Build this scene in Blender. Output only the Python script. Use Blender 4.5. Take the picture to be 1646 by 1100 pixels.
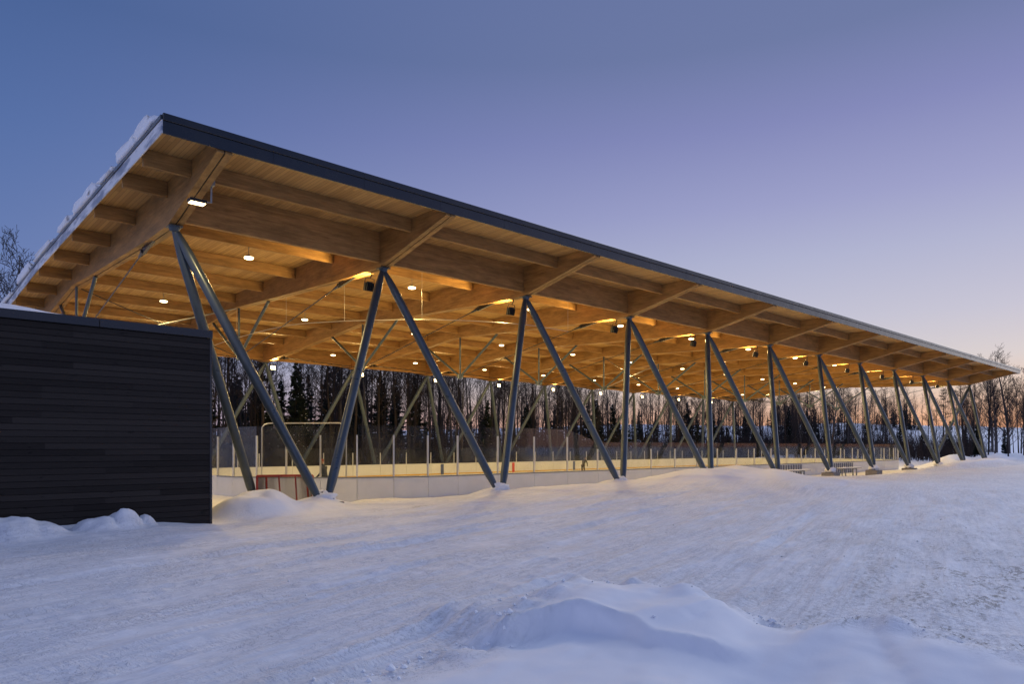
import bpy, math, random
import numpy as np
from mathutils import Vector, Matrix, noise as mnoise

for o in list(bpy.data.objects):
    bpy.data.objects.remove(o)
SC = bpy.context.scene
COL = SC.collection
R = math.radians
rnd = random.Random(11)

# ------------------------------------------------------------------ camera
EYE = 2.0                         # eye height above the packed snow by the columns
YAW = 47.75
cam_d = bpy.data.cameras.new('camera')
cam_d.sensor_width = 36.0
cam_d.lens = 36.0 * 1121.0 / 1646.0
cam_d.shift_y = 168.5 / 1646.0    # a rising-front (shift) lens: verticals stay vertical
cam_d.clip_start = 0.1
cam_d.clip_end = 5000
cam = bpy.data.objects.new('camera', cam_d)
COL.objects.link(cam)
cam.location = (0, 0, EYE)
cam.rotation_euler = (R(90), 0, R(YAW - 90))
SC.camera = cam

# ------------------------------------------------------------------ sky
SUN_AZ = 4.0                      # sunset direction, degrees from +X towards +Y
world = bpy.data.worlds.new('World')
SC.world = world
world.use_nodes = True
wn, wl = world.node_tree.nodes, world.node_tree.links
wn.clear()


def wnode(t, **kw):
    n = wn.new(t)
    for k, v in kw.items():
        setattr(n, k, v)
    return n


def wmath(op, a, b=None, c=None):
    n = wnode('ShaderNodeMath', operation=op)
    for i, v in enumerate((a, b, c)):
        if v is None:
            continue
        if isinstance(v, (int, float)):
            n.inputs[i].default_value = v
        else:
            wl.new(v, n.inputs[i])
    return n.outputs[0]


def ramp(node, stops):
    e = node.color_ramp.elements
    while len(e) > 1:
        e.remove(e[-1])
    e[0].position = stops[0][0]
    e[0].color = (*stops[0][1], 1)
    for p, c in stops[1:]:
        x = e.new(p)
        x.color = (*c, 1)


tc = wnode('ShaderNodeTexCoord')
sep = wnode('ShaderNodeSeparateXYZ')
wl.new(tc.outputs['Generated'], sep.inputs[0])
sx, sy, sz = sep.outputs
hl = wmath('MAXIMUM', wmath('SQRT', wmath('ADD', wmath('MULTIPLY', sx, sx), wmath('MULTIPLY', sy, sy))), 0.001)
az = wmath('DIVIDE', wmath('ADD', wmath('MULTIPLY', sx, math.cos(R(SUN_AZ))), wmath('MULTIPLY', sy, math.sin(R(SUN_AZ)))), hl)
mr = wnode('ShaderNodeMapRange', interpolation_type='SMOOTHSTEP')
wl.new(az, mr.inputs[0])
mr.inputs[1].default_value = 0.05
mr.inputs[2].default_value = 1.06
zc = wmath('MAXIMUM', sz, 0.0)
r_sun = wnode('ShaderNodeValToRGB')
ramp(r_sun, [(0.0, (0.80, 0.33, 0.17)), (0.035, (0.82, 0.46, 0.29)), (0.07, (0.77, 0.60, 0.50)), (0.11, (0.68, 0.63, 0.64)), (0.165, (0.565, 0.56, 0.675)),
             (0.245, (0.445, 0.465, 0.65)), (0.31, (0.345, 0.36, 0.60)), (0.40, (0.235, 0.255, 0.50)), (0.48, (0.16, 0.20, 0.385)), (0.72, (0.115, 0.16, 0.345)), (1.0, (0.105, 0.155, 0.345))])
r_far = wnode('ShaderNodeValToRGB')
ramp(r_far, [(0.0, (0.36, 0.33, 0.47)), (0.06, (0.30, 0.315, 0.52)), (0.12, (0.205, 0.265, 0.51)), (0.22, (0.125, 0.195, 0.435)), (0.36, (0.085, 0.155, 0.375)),
             (0.48, (0.063, 0.122, 0.310)), (0.72, (0.08, 0.135, 0.32)), (1.0, (0.105, 0.155, 0.345))])
# opposite the sunset: the earth's shadow with the pink belt above it
r_anti = wnode('ShaderNodeValToRGB')
ramp(r_anti, [(0.0, (0.36, 0.39, 0.60)), (0.07, (0.50, 0.48, 0.70)), (0.16, (0.57, 0.55, 0.79)), (0.30, (0.46, 0.52, 0.81)), (0.48, (0.31, 0.38, 0.65)), (0.72, (0.17, 0.23, 0.46)), (1.0, (0.105, 0.155, 0.345))])
wl.new(zc, r_sun.inputs[0])
wl.new(zc, r_far.inputs[0])
wl.new(zc, r_anti.inputs[0])
mx0 = wnode('ShaderNodeMix', data_type='RGBA')
mr2 = wnode('ShaderNodeMapRange', interpolation_type='SMOOTHSTEP')
wl.new(az, mr2.inputs[0])
mr2.inputs[1].default_value = 0.15
mr2.inputs[2].default_value = -0.85
wl.new(mr2.outputs[0], mx0.inputs[0])
wl.new(r_far.outputs[0], mx0.inputs[6])
wl.new(r_anti.outputs[0], mx0.inputs[7])
mx = wnode('ShaderNodeMix', data_type='RGBA')
wl.new(mr.outputs[0], mx.inputs[0])
wl.new(mx0.outputs[2], mx.inputs[6])
wl.new(r_sun.outputs[0], mx.inputs[7])
nish = wnode('ShaderNodeTexSky', sky_type='NISHITA')
nish.sun_disc = False
nish.sun_elevation = R(0.5)
nish.sun_rotation = R(90 - SUN_AZ)
bg1 = wnode('ShaderNodeBackground')
wl.new(mx.outputs[2], bg1.inputs[0])
bg1.inputs[1].default_value = 0.98
bg2 = wnode('ShaderNodeBackground')
wl.new(nish.outputs[0], bg2.inputs[0])
bg2.inputs[1].default_value = 0.008
addw = wnode('ShaderNodeAddShader')
wl.new(bg1.outputs[0], addw.inputs[0])
wl.new(bg2.outputs[0], addw.inputs[1])
wout = wnode('ShaderNodeOutputWorld')
wl.new(addw.outputs[0], wout.inputs[0])

# the last glow of the set sun: weak and very broad
sun_d = bpy.data.lights.new('sun', 'SUN')
sun_d.energy = 1.1
sun_d.angle = R(50)
sun_d.color = (0.86, 0.90, 1.0)
sun = bpy.data.objects.new('sun', sun_d)
COL.objects.link(sun)
sun.rotation_euler = Vector((-math.cos(R(SUN_AZ)) * math.cos(R(26)), -math.sin(R(SUN_AZ)) * math.cos(R(26)), -math.sin(R(26)))).to_track_quat('-Z', 'Y').to_euler()

vs = SC.view_settings
vs.view_transform = 'Standard'
vs.look = 'None'
vs.exposure = 0.0
vs.gamma = 1.0
vs.use_curve_mapping = False
SC.render.engine = 'CYCLES'
SC.cycles.use_denoising = True
SC.cycles.max_bounces = 8
SC.cycles.transparent_max_bounces = 24
SC.cycles.sample_clamp_indirect = 6.0

LAMP_COL = (1.0, 0.70, 0.255)
PEND_W = 330.0
FLOOD_W = 235.0

# ------------------------------------------------------------------ materials


class NT:
    """tiny helper round one material's node tree"""

    def __init__(self, name):
        self.m = bpy.data.materials.new(name)
        self.m.use_nodes = True
        self.n = self.m.node_tree.nodes
        self.l = self.m.node_tree.links
        self.b = self.n['Principled BSDF']
        self.out = self.n['Material Output']

    def node(self, t, **kw):
        n = self.n.new(t)
        for k, v in kw.items():
            setattr(n, k, v)
        return n

    def put(self, sock, v):
        if v is None:
            return
        if hasattr(v, 'is_linked') or hasattr(v, 'links'):
            self.l.new(v, sock)
        else:
            if isinstance(v, tuple) and len(v) == 3 and sock.type == 'RGBA':
                v = (*v, 1)
            sock.default_value = v

    def math(self, op, a, b=None, c=None):
        n = self.node('ShaderNodeMath', operation=op)
        for i, v in enumerate((a, b, c)):
            self.put(n.inputs[i], v)
        return n.outputs[0]

    def pos(self):
        return self.node('ShaderNodeNewGeometry').outputs['Position']

    def scale(self, vec, s):
        n = self.node('ShaderNodeVectorMath', operation='MULTIPLY')
        self.l.new(vec, n.inputs[0])
        n.inputs[1].default_value = s
        return n.outputs[0]

    def noise(self, vec, scale=1.0, detail=4, rough=0.55):
        n = self.node('ShaderNodeTexNoise')
        self.l.new(vec, n.inputs['Vector'])
        n.inputs['Scale'].default_value = scale
        n.inputs['Detail'].default_value = detail
        n.inputs['Roughness'].default_value = rough
        return n.outputs['Fac']

    def map(self, v, a, b, c=0.0, d=1.0):
        n = self.node('ShaderNodeMapRange')
        self.put(n.inputs[0], v)
        for i, x in enumerate((a, b, c, d)):
            n.inputs[i + 1].default_value = x
        return n.outputs[0]

    def mix(self, f, a, b, mode='MIX'):
        n = self.node('ShaderNodeMix', data_type='RGBA', blend_type=mode)
        self.put(n.inputs[0], f)
        self.put(n.inputs[6], a)
        self.put(n.inputs[7], b)
        return n.outputs[2]

    def bump(self, h, strength=0.3, dist=0.02, nrm=None):
        n = self.node('ShaderNodeBump')
        n.inputs['Strength'].default_value = strength
        n.inputs['Distance'].default_value = dist
        self.l.new(h, n.inputs['Height'])
        if nrm is not None:
            self.l.new(nrm, n.inputs['Normal'])
        return n.outputs[0]

    def white(self, v):
        n = self.node('ShaderNodeTexWhiteNoise', noise_dimensions='1D')
        self.l.new(v, n.inputs['W'])
        return n.outputs['Value']

    def done(self, col=None, rough=None, metal=None, nrm=None, spec=None):
        self.put(self.b.inputs['Base Color'], col)
        self.put(self.b.inputs['Roughness'], rough)
        self.put(self.b.inputs['Metallic'], metal)
        self.put(self.b.inputs['Normal'], nrm)
        self.put(self.b.inputs['Specular IOR Level'], spec)
        return self.m


def sepz(t, vec):
    s = t.node('ShaderNodeSeparateXYZ')
    t.l.new(vec, s.inputs[0])
    return s.outputs


def plain(name, c, rough=0.6, metal=0.0, var=0.12, sc=3.0, bump=0.0, spec=0.5):
    t = NT(name)
    p = t.pos()
    n = t.noise(p, sc, 5, 0.6)
    f = t.map(n, 0.3, 0.7, 1 - var, 1 + var)
    col = t.mix(1.0, (*c, 1), (1, 1, 1, 1), 'MULTIPLY')
    hsv = t.node('ShaderNodeHueSaturation')
    t.l.new(col, hsv.inputs['Color'])
    t.l.new(f, hsv.inputs['Value'])
    nr = t.bump(t.noise(p, sc * 12, 3), bump, 0.01) if bump else None
    rr = t.map(t.noise(p, sc * 2.3, 4), 0.3, 0.7, max(0.02, rough - 0.08), rough + 0.08)
    return t.done(hsv.outputs[0], rr, metal, nr, spec)


def glulam(name, axis, c0=(0.40, 0.205, 0.072), c1=(0.50, 0.275, 0.105)):
    """laminated timber: thin horizontal laminations, grain along 'axis'"""
    t = NT(name)
    p = t.pos()
    x, y, z = sepz(t, p)
    lay = t.math('FLOOR', t.math('MULTIPLY', z, 24.0))
    along = x if axis == 'X' else y
    cut = t.math('FLOOR', t.math('ADD', t.math('MULTIPLY', along, 0.28), t.math('MULTIPLY', t.white(lay), 9.0)))
    tone = t.white(t.math('ADD', t.math('MULTIPLY', lay, 7.13), t.math('MULTIPLY', cut, 3.77)))
    sc = (1.6, 9, 24) if axis == 'X' else (9, 1.6, 24)
    grain = t.noise(t.scale(p, sc), 1.0, 6, 0.62)
    fac = t.math('ADD', t.math('MULTIPLY', tone, 0.30), t.math('MULTIPLY', t.map(grain, 0.3, 0.7), 0.70))
    col = t.mix(fac, (*c0, 1), (*c1, 1))
    knot = t.map(t.noise(t.scale(p, (2, 2, 6)), 1.6, 3), 0.66, 0.74)
    col = t.mix(t.math('MULTIPLY', knot, 0.45), col, (0.20, 0.09, 0.03, 1))
    oi = t.node('ShaderNodeObjectInfo')
    piece = t.map(oi.outputs['Random'], 0, 1, 0.86, 1.08)
    mott = t.noise(t.scale(p, (0.9, 3.2, 4.2) if axis == 'X' else (3.2, 0.9, 4.2)), 1.0, 6, 0.68)
    dirt = t.math('MULTIPLY', piece, t.map(mott, 0.33, 0.70, 0.62, 1.18))
    h = t.node('ShaderNodeHueSaturation')
    t.l.new(col, h.inputs['Color'])
    t.l.new(dirt, h.inputs['Value'])
    return t.done(h.outputs[0], 0.55, 0.0, t.bump(grain, 0.18, 0.006), 0.35)


def decking(name):
    t = NT(name)
    p = t.pos()
    x, y, z = sepz(t, p)
    px = t.math('MULTIPLY', x, 1 / 0.135)
    pl = t.math('FLOOR', px)
    cut = t.math('FLOOR', t.math('ADD', t.math('MULTIPLY', y, 0.25), t.math('MULTIPLY', t.white(pl), 5.0)))
    tone = t.white(t.math('ADD', t.math('MULTIPLY', pl, 5.31), t.math('MULTIPLY', cut, 2.17)))
    grain = t.noise(t.scale(p, (14, 0.6, 10)), 1.0, 5, 0.6)
    fac = t.math('ADD', t.math('MULTIPLY', tone, 0.65), t.math('MULTIPLY', grain, 0.35))
    col = t.mix(fac, (0.34, 0.186, 0.062, 1), (0.58, 0.355, 0.136, 1))
    fr = t.math('FRACT', px)
    gap = t.math('MAXIMUM', t.math('LESS_THAN', fr, 0.05), t.math('GREATER_THAN', fr, 0.95))
    col = t.mix(t.math('MULTIPLY', gap, 0.6), col, (0.10, 0.05, 0.02, 1))
    h = t.math('SUBTRACT', t.math('MULTIPLY', grain, 0.2), gap)
    return t.done(col, 0.6, 0.0, t.bump(h, 0.5, 0.008), 0.3)


M = {}
M['wood_x'] = glulam('glulam_purlin', 'X', (0.31, 0.157, 0.049), (0.51, 0.29, 0.100))
M['wood_y'] = glulam('glulam_beam', 'Y', (0.31, 0.157, 0.049), (0.50, 0.282, 0.096))
M['deck'] = decking('deck_planks')
M['steel'] = plain('blue_grey_paint', (0.062, 0.086, 0.115), 0.34, 0.3, 0.14, 2.0, 0.04)
M['galv'] = plain('galvanised_steel', (0.32, 0.34, 0.36), 0.42, 0.7, 0.18, 6.0)
M['dark_metal'] = plain('charcoal_metal', (0.013, 0.014, 0.018), 0.25, 0.0, 0.06, 0.5)
M['dark_metal'].node_tree.nodes['Principled BSDF'].inputs['IOR'].default_value = 1.62
M['black'] = plain('black_housing', (0.010, 0.010, 0.011), 0.5, 0.1, 0.1)
M['concrete'] = plain('concrete', (0.23, 0.215, 0.195), 0.9, 0.0, 0.22, 5.0, 0.3)
M['white_board'] = plain('white_plastic', (0.76, 0.77, 0.78), 0.35, 0.0, 0.05, 1.1)
M['grey_rail'] = plain('grey_cap', (0.22, 0.24, 0.28), 0.5, 0.0, 0.1)
M['yellow'] = plain('yellow_plastic', (0.75, 0.45, 0.05), 0.5, 0.0, 0.08)
M['post'] = plain('aluminium_post', (0.62, 0.62, 0.60), 0.35, 0.55, 0.08)
M['red'] = plain('red_paint', (0.34, 0.030, 0.026), 0.45, 0.0, 0.2, 8.0)
M['red_line'] = plain('red_line', (0.62, 0.07, 0.035), 0.4)
M['blue_line'] = plain('blue_line', (0.08, 0.11, 0.24), 0.4)
M['net'] = plain('tan_net', (0.17, 0.135, 0.10), 0.9)
M['bark'] = plain('dark_bark', (0.036, 0.030, 0.030), 0.95, 0.0, 0.35, 9.0, 0.5, 0.2)
M['bark_pale'] = plain('grey_bark', (0.10, 0.092, 0.092), 0.95, 0.0, 0.35, 9.0, 0.5, 0.2)
M['twig'] = plain('twigs', (0.042, 0.034, 0.034), 0.95, 0.0, 0.3, 4.0, 0.0, 0.15)
M['needle'] = plain('needles', (0.014, 0.022, 0.016), 0.9, 0.0, 0.4, 2.0, 0.0, 0.2)
M['needle_pine'] = plain('pine_needles', (0.020, 0.027, 0.020), 0.9, 0.0, 0.4, 2.0, 0.0, 0.2)
M['brush'] = plain('dry_brush', (0.034, 0.028, 0.029), 0.95, 0.0, 0.35, 1.0, 0.0, 0.15)
M['steel_rope'] = plain('steel_rope', (0.55, 0.52, 0.46), 0.4, 0.4, 0.05)
M['cloth_blue'] = plain('navy_cloth', (0.035, 0.042, 0.065), 0.9, 0.0, 0.25, 12.0)
M['cloth_dark'] = plain('dark_cloth', (0.028, 0.024, 0.024), 0.9, 0.0, 0.25, 12.0)
M['cloth_grey'] = plain('olive_grey_cloth', (0.085, 0.078, 0.066), 0.9, 0.0, 0.25, 12.0)
M['skin'] = plain('skin', (0.48, 0.27, 0.19), 0.6, 0.0, 0.06)
M['cap_red'] = plain('rust_red_wool', (0.30, 0.075, 0.045), 0.95, 0.0, 0.2, 14.0)
M['hair'] = plain('dark_hair', (0.022, 0.014, 0.010), 0.7)


def siding_mat():
    t = NT('black_stained_wood')
    p = t.pos()
    x, y, z = sepz(t, p)
    oi = t.node('ShaderNodeObjectInfo')
    tone = oi.outputs['Random']
    g = t.noise(t.scale(p, (2.2, 2.2, 38)), 1.0, 6, 0.65)
    kn = t.map(t.noise(t.scale(p, (3.5, 3.5, 9)), 1.4, 2), 0.68, 0.76)
    f = t.math('ADD', t.math('MULTIPLY', tone, 0.6), t.math('MULTIPLY', g, 0.5))
    col = t.mix(f, (0.0105, 0.0085, 0.0075, 1), (0.046, 0.039, 0.034, 1))
    col = t.mix(t.math('MULTIPLY', kn, 0.7), col, (0.004, 0.004, 0.004, 1))
    return t.done(col, 0.62, 0.0, t.bump(g, 0.6, 0.008), 0.16)


M['siding'] = siding_mat()


def end_metal():
    """galvanised end flashing with a crust of frost in patches"""
    t = NT('frosted_flashing')
    p = t.pos()
    f = t.map(t.noise(t.scale(p, (1, 0.55, 3.0)), 1.0, 6, 0.62), 0.40, 0.56)
    col = t.mix(f, (0.22, 0.25, 0.32, 1), (0.74, 0.76, 0.80, 1))
    rg = t.map(f, 0, 1, 0.35, 0.8)
    me = t.map(f, 0, 1, 0.6, 0.0)
    return t.done(col, rg, me, t.bump(f, 0.3, 0.01))


M['end_metal'] = end_metal()


def glass_mat():
    t = NT('rink_glass')
    t.n.remove(t.b)
    tr = t.node('ShaderNodeBsdfTransparent')
    p = t.pos()
    smear = t.map(t.noise(t.scale(p, (0.9, 0.9, 0.5)), 1.0, 5, 0.6), 0.42, 0.75)
    tr.inputs[0].default_value = (0.86, 0.87, 0.88, 1)
    gl = t.node('ShaderNodeBsdfGlossy')
    gl.inputs['Roughness'].default_value = 0.04
    df = t.node('ShaderNodeBsdfDiffuse')
    df.inputs[0].default_value = (0.55, 0.57, 0.6, 1)
    fr = t.node('ShaderNodeFresnel')
    fr.inputs[0].default_value = 1.45
    m1 = t.node('ShaderNodeMixShader')
    t.l.new(t.math('MULTIPLY', fr.outputs[0], 0.12), m1.inputs[0])
    t.l.new(tr.outputs[0], m1.inputs[1])
    t.l.new(gl.outputs[0], m1.inputs[2])
    m2 = t.node('ShaderNodeMixShader')
    t.l.new(t.math('ADD', t.math('MULTIPLY', smear, 0.045), 0.006), m2.inputs[0])
    t.l.new(m1.outputs[0], m2.inputs[1])
    t.l.new(df.outputs[0], m2.inputs[2])
    t.l.new(m2.outputs[0], t.out.inputs[0])
    return t.m


M['glass'] = glass_mat()


def emit(name, c, s):
    t = NT(name)
    t.b.inputs['Base Color'].default_value = (0.8, 0.8, 0.8, 1)
    t.b.inputs['Emission Color'].default_value = (*c, 1)
    t.b.inputs['Emission Strength'].default_value = s
    return t.m


M['lens'] = emit('lamp_lens', (1.0, 0.74, 0.36), 9.0)


def snow_mat():
    t = NT('snow')
    p = t.pos()
    at = t.node('ShaderNodeAttribute')
    at.attribute_name = 'packed'
    pk = at.outputs['Fac']
    ad = t.node('ShaderNodeAttribute')
    ad.attribute_name = 'grit'
    gt = ad.outputs['Fac']
    big = t.noise(p, 0.35, 4)
    fine = t.noise(p, 26, 5, 0.65)
    mid = t.noise(t.scale(p, (5.0, 9.0, 7.0)), 1.0, 5, 0.62)
    rot = t.node('ShaderNodeVectorRotate', rotation_type='Z_AXIS')
    t.l.new(p, rot.inputs['Vector'])
    rot.inputs['Angle'].default_value = R(-17)
    track = t.noise(t.scale(rot.outputs[0], (0.8, 9.0, 1)), 1.0, 5, 0.62)
    # colour: clean snow is nearly white; packed snow on the lane is greyer, with sand in it
    clean = (0.87, 0.895, 0.94, 1)
    trod = t.mix(t.map(t.math('ADD', t.math('MULTIPLY', track, 0.6), t.math('MULTIPLY', mid, 0.4)), 0.38, 0.62), (0.66, 0.69, 0.75, 1), (0.88, 0.90, 0.94, 1))
    col = t.mix(pk, clean, trod)
    sand = t.map(t.math('MULTIPLY', t.noise(p, 0.55, 5, 0.6), t.math('ADD', track, 0.35)), 0.44, 0.60)
    col = t.mix(t.math('MULTIPLY', t.math('MULTIPLY', sand, pk), 0.22), col, (0.48, 0.41, 0.33, 1))
    speck = t.math('MULTIPLY', t.map(t.noise(t.scale(rot.outputs[0], (6, 13, 9)), 1.0, 6, 0.8), 0.495, 0.53), t.map(t.noise(t.scale(rot.outputs[0], (0.8, 2.0, 1)), 1.0, 5, 0.7), 0.47, 0.58))
    col = t.mix(t.math('MULTIPLY', speck, gt), col, (0.035, 0.033, 0.038, 1))
    patch = t.map(t.noise(t.scale(rot.outputs[0], (0.35, 1.1, 1)), 1.0, 4, 0.6), 0.38, 0.62)
    crumb = t.math('MULTIPLY', t.map(t.noise(p, 15, 4, 0.7), 0.50, 0.66), patch)
    tread = t.math('MULTIPLY', t.noise(t.scale(rot.outputs[0], (22, 9, 1)), 1.0, 2), t.map(t.noise(t.scale(rot.outputs[0], (0.12, 3.2, 1)), 1.0, 3), 0.5, 0.6))
    rip = t.noise(t.scale(rot.outputs[0], (1.6, 7.0, 3)), 1.0, 5, 0.6)
    hp = t.math('MULTIPLY', pk, t.math('ADD', t.math('ADD', t.math('MULTIPLY', track, 1.2), t.math('MULTIPLY', mid, 0.35)), t.math('ADD', t.math('MULTIPLY', crumb, 1.1), t.math('MULTIPLY', tread, 0.8))))
    hs = t.math('MULTIPLY', t.math('SUBTRACT', 1.0, pk), t.math('ADD', t.math('MULTIPLY', rip, 0.22), t.math('MULTIPLY', fine, 0.05)))
    nr = t.bump(t.math('ADD', hp, hs), 0.62, 0.030)
    t.b.inputs['Subsurface Weight'].default_value = 0.0
    return t.done(col, 0.62, 0.0, nr, 0.25)


M['snow'] = snow_mat()


def ice_mat():
    t = NT('ice')
    p = t.pos()
    n = t.noise(p, 0.6, 5)
    scr = t.noise(t.scale(p, (1.5, 14, 1)), 1.0, 5, 0.7)
    col = t.mix(t.map(scr, 0.35, 0.7), (0.66, 0.70, 0.74, 1), (0.80, 0.82, 0.84, 1))
    return t.done(col, t.map(n, 0.3, 0.7, 0.15, 0.4), 0.0, t.bump(scr, 0.1, 0.004))


M['ice'] = ice_mat()

# ------------------------------------------------------------------ mesh helpers


class MB:
    def __init__(self):
        self.v, self.f = [], []

    def add(self, vs, fs):
        o = len(self.v)
        self.v += [tuple(a) for a in vs]
        self.f += [tuple(i + o for i in f) for f in fs]

    def box(self, a, b):
        x0, y0, z0 = a
        x1, y1, z1 = b
        self.add([(x0, y0, z0), (x1, y0, z0), (x1, y1, z0), (x0, y1, z0), (x0, y0, z1), (x1, y0, z1), (x1, y1, z1), (x0, y1, z1)],
                 [(0, 3, 2, 1), (4, 5, 6, 7), (0, 1, 5, 4), (1, 2, 6, 5), (2, 3, 7, 6), (3, 0, 4, 7)])

    def bbox(self, a, b, e=0.01):
        """box with its edges chamfered by e"""
        x0, y0, z0 = a
        x1, y1, z1 = b
        e = min(e, (x1 - x0) / 3, (y1 - y0) / 3, (z1 - z0) / 3)
        vs = []
        for sx_, X in ((1, x0), (-1, x1)):
            for sy_, Y in ((1, y0), (-1, y1)):
                for sz_, Z in ((1, z0), (-1, z1)):
                    vs += [(X, Y + sy_ * e, Z + sz_ * e), (X + sx_ * e, Y, Z + sz_ * e), (X + sx_ * e, Y + sy_ * e, Z)]

        def k(i, j, l, a_):
            return (i * 4 + j * 2 + l) * 3 + a_
        fs = []
        for i in (0, 1):
            fs.append((k(i, 0, 0, 0), k(i, 0, 1, 0), k(i, 1, 1, 0), k(i, 1, 0, 0)))
            fs.append((k(0, i, 0, 1), k(0, i, 1, 1), k(1, i, 1, 1), k(1, i, 0, 1)))
            fs.append((k(0, 0, i, 2), k(0, 1, i, 2), k(1, 1, i, 2), k(1, 0, i, 2)))
        for i in (0, 1):
            for j in (0, 1):
                fs.append((k(i, j, 0, 0), k(i, j, 1, 0), k(i, j, 1, 1), k(i, j, 0, 1)))
                fs.append((k(i, 0, j, 0), k(i, 1, j, 0), k(i, 1, j, 2), k(i, 0, j, 2)))
                fs.append((k(0, i, j, 1), k(1, i, j, 1), k(1, i, j, 2), k(0, i, j, 2)))
                for l in (0, 1):
                    fs.append((k(i, j, l, 0), k(i, j, l, 1), k(i, j, l, 2)))
        self.add(vs, fs)

    def prism_x(self, poly, x0, x1):
        """closed (y, z) outline pushed from x0 to x1"""
        n = len(poly)
        self.add([(x0, y, z) for y, z in poly] + [(x1, y, z) for y, z in poly],
                 [tuple(range(n))[::-1], tuple(range(n, 2 * n))] + [(i, (i + 1) % n, n + (i + 1) % n, n + i) for i in range(n)])

    def tube(self, pts, rad, n=8, cap=True):
        pts = [Vector(p) for p in pts]
        if isinstance(rad, (int, float)):
            rad = [rad] * len(pts)
        base = len(self.v)
        up = None
        for i, p in enumerate(pts):
            d = (pts[min(i + 1, len(pts) - 1)] - pts[max(i - 1, 0)])
            d.normalize()
            if up is None:
                up = Vector((0, 0, 1)) if abs(d.z) < 0.9 else Vector((1, 0, 0))
            a = d.cross(up)
            a.normalize()
            b = a.cross(d)
            b.normalize()
            up = b
            for k in range(n):
                t = 2 * math.pi * k / n
                q = p + (a * math.cos(t) + b * math.sin(t)) * rad[i]
                self.v.append(tuple(q))
        for i in range(len(pts) - 1):
            for k in range(n):
                k2 = (k + 1) % n
                self.f.append((base + i * n + k, base + i * n + k2, base + (i + 1) * n + k2, base + (i + 1) * n + k))
        if cap:
            self.f.append(tuple(base + k for k in range(n))[::-1])
            self.f.append(tuple(base + (len(pts) - 1) * n + k for k in range(n)))

    def obox(self, c, ax, ay, az_):
        """oriented box: centre and three half-axes"""
        c, ax, ay, az_ = Vector(c), Vector(ax), Vector(ay), Vector(az_)
        vs = [c + ax * i + ay * j + az_ * k for k in (-1, 1) for i, j in ((-1, -1), (1, -1), (1, 1), (-1, 1))]
        self.add(vs, [(0, 3, 2, 1), (4, 5, 6, 7), (0, 1, 5, 4), (1, 2, 6, 5), (2, 3, 7, 6), (3, 0, 4, 7)])

    def mesh(self, name, mat, origin=(0, 0, 0), smooth=False):
        me = bpy.data.meshes.new(name)
        ox, oy, oz = origin
        me.from_pydata([(x - ox, y - oy, z - oz) for x, y, z in self.v], [], self.f)
        if mat is not None:
            me.materials.append(mat)
        if smooth:
            me.polygons.foreach_set('use_smooth', [True] * len(me.polygons))
        me.update()
        return me

    def build(self, name, mat, parent=None, smooth=False, origin=None):
        """link as one object; vertices are in world coordinates, the parent only translates"""
        base = world_loc(parent) if parent is not None else Vector((0, 0, 0))
        org = Vector(origin) if origin is not None else base
        o = bpy.data.objects.new(name, self.mesh(name, mat, org, smooth))
        COL.objects.link(o)
        if parent is not None:
            o.parent = parent
        o.location = org - base
        return o


def world_loc(o):
    v = Vector((0, 0, 0))
    while o is not None:
        v += o.location
        o = o.parent
    return v


def tag(o, label=None, cat=None, group=None, kind=None):
    if label:
        o['label'] = label
    if cat:
        o['category'] = cat
    if group:
        o['group'] = group
    if kind:
        o['kind'] = kind
    return o


def thing(name, loc, label, cat, group=None):
    o = bpy.data.objects.new(name, None)
    o.empty_display_size = 0.2
    COL.objects.link(o)
    o.location = loc
    return tag(o, label, cat, group)


def kids(o):
    return [c for c in KIDS.get(o.name, [])]


def copy_tree(o, parent=None, off=None):
    c = o.copy()
    COL.objects.link(c)
    if parent is not None:
        c.parent = parent
    if off is not None:
        c.location = Vector(o.location) + Vector(off)
    for ch in list(o.children):
        copy_tree(ch, c)
    return c


def smooth_by_angle(o, deg=40):
    me = o.data
    me.polygons.foreach_set('use_smooth', [True] * len(me.polygons))
    try:
        me.set_sharp_from_angle(angle=R(deg))
    except Exception:
        pass
    return o


# ------------------------------------------------------------------ terrain
def vnoise(x, y, seed=0):
    xi, yi = np.floor(x).astype(np.int64), np.floor(y).astype(np.int64)
    xf, yf = x - xi, y - yi
    u, v = xf * xf * xf * (xf * (xf * 6 - 15) + 10), yf * yf * yf * (yf * (yf * 6 - 15) + 10)

    def h(a, b):
        n = (a * 374761393 + b * 668265263 + seed * 1442695041) & 0x7fffffff
        n = ((n ^ (n >> 13)) * 1274126177) & 0x7fffffff
        n = n ^ (n >> 16)
        return (n & 0xffff) / 65535.0
    return (h(xi, yi) * (1 - u) + h(xi + 1, yi) * u) * (1 - v) + (h(xi, yi + 1) * (1 - u) + h(xi + 1, yi + 1) * u) * v - 0.5


def fbm(x, y, oct_=4, seed=0, gain=0.5):
    s, a = 0, 1.0
    for i in range(oct_):
        s = s + a * vnoise(x * 2 ** i + 17.3 * i, y * 2 ** i - 9.1 * i, seed + i)
        a *= gain
    return s


def sst(a, b, x):
    t = np.clip((x - a) / (b - a), 0, 1)
    return t * t * (3 - 2 * t)


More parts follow.
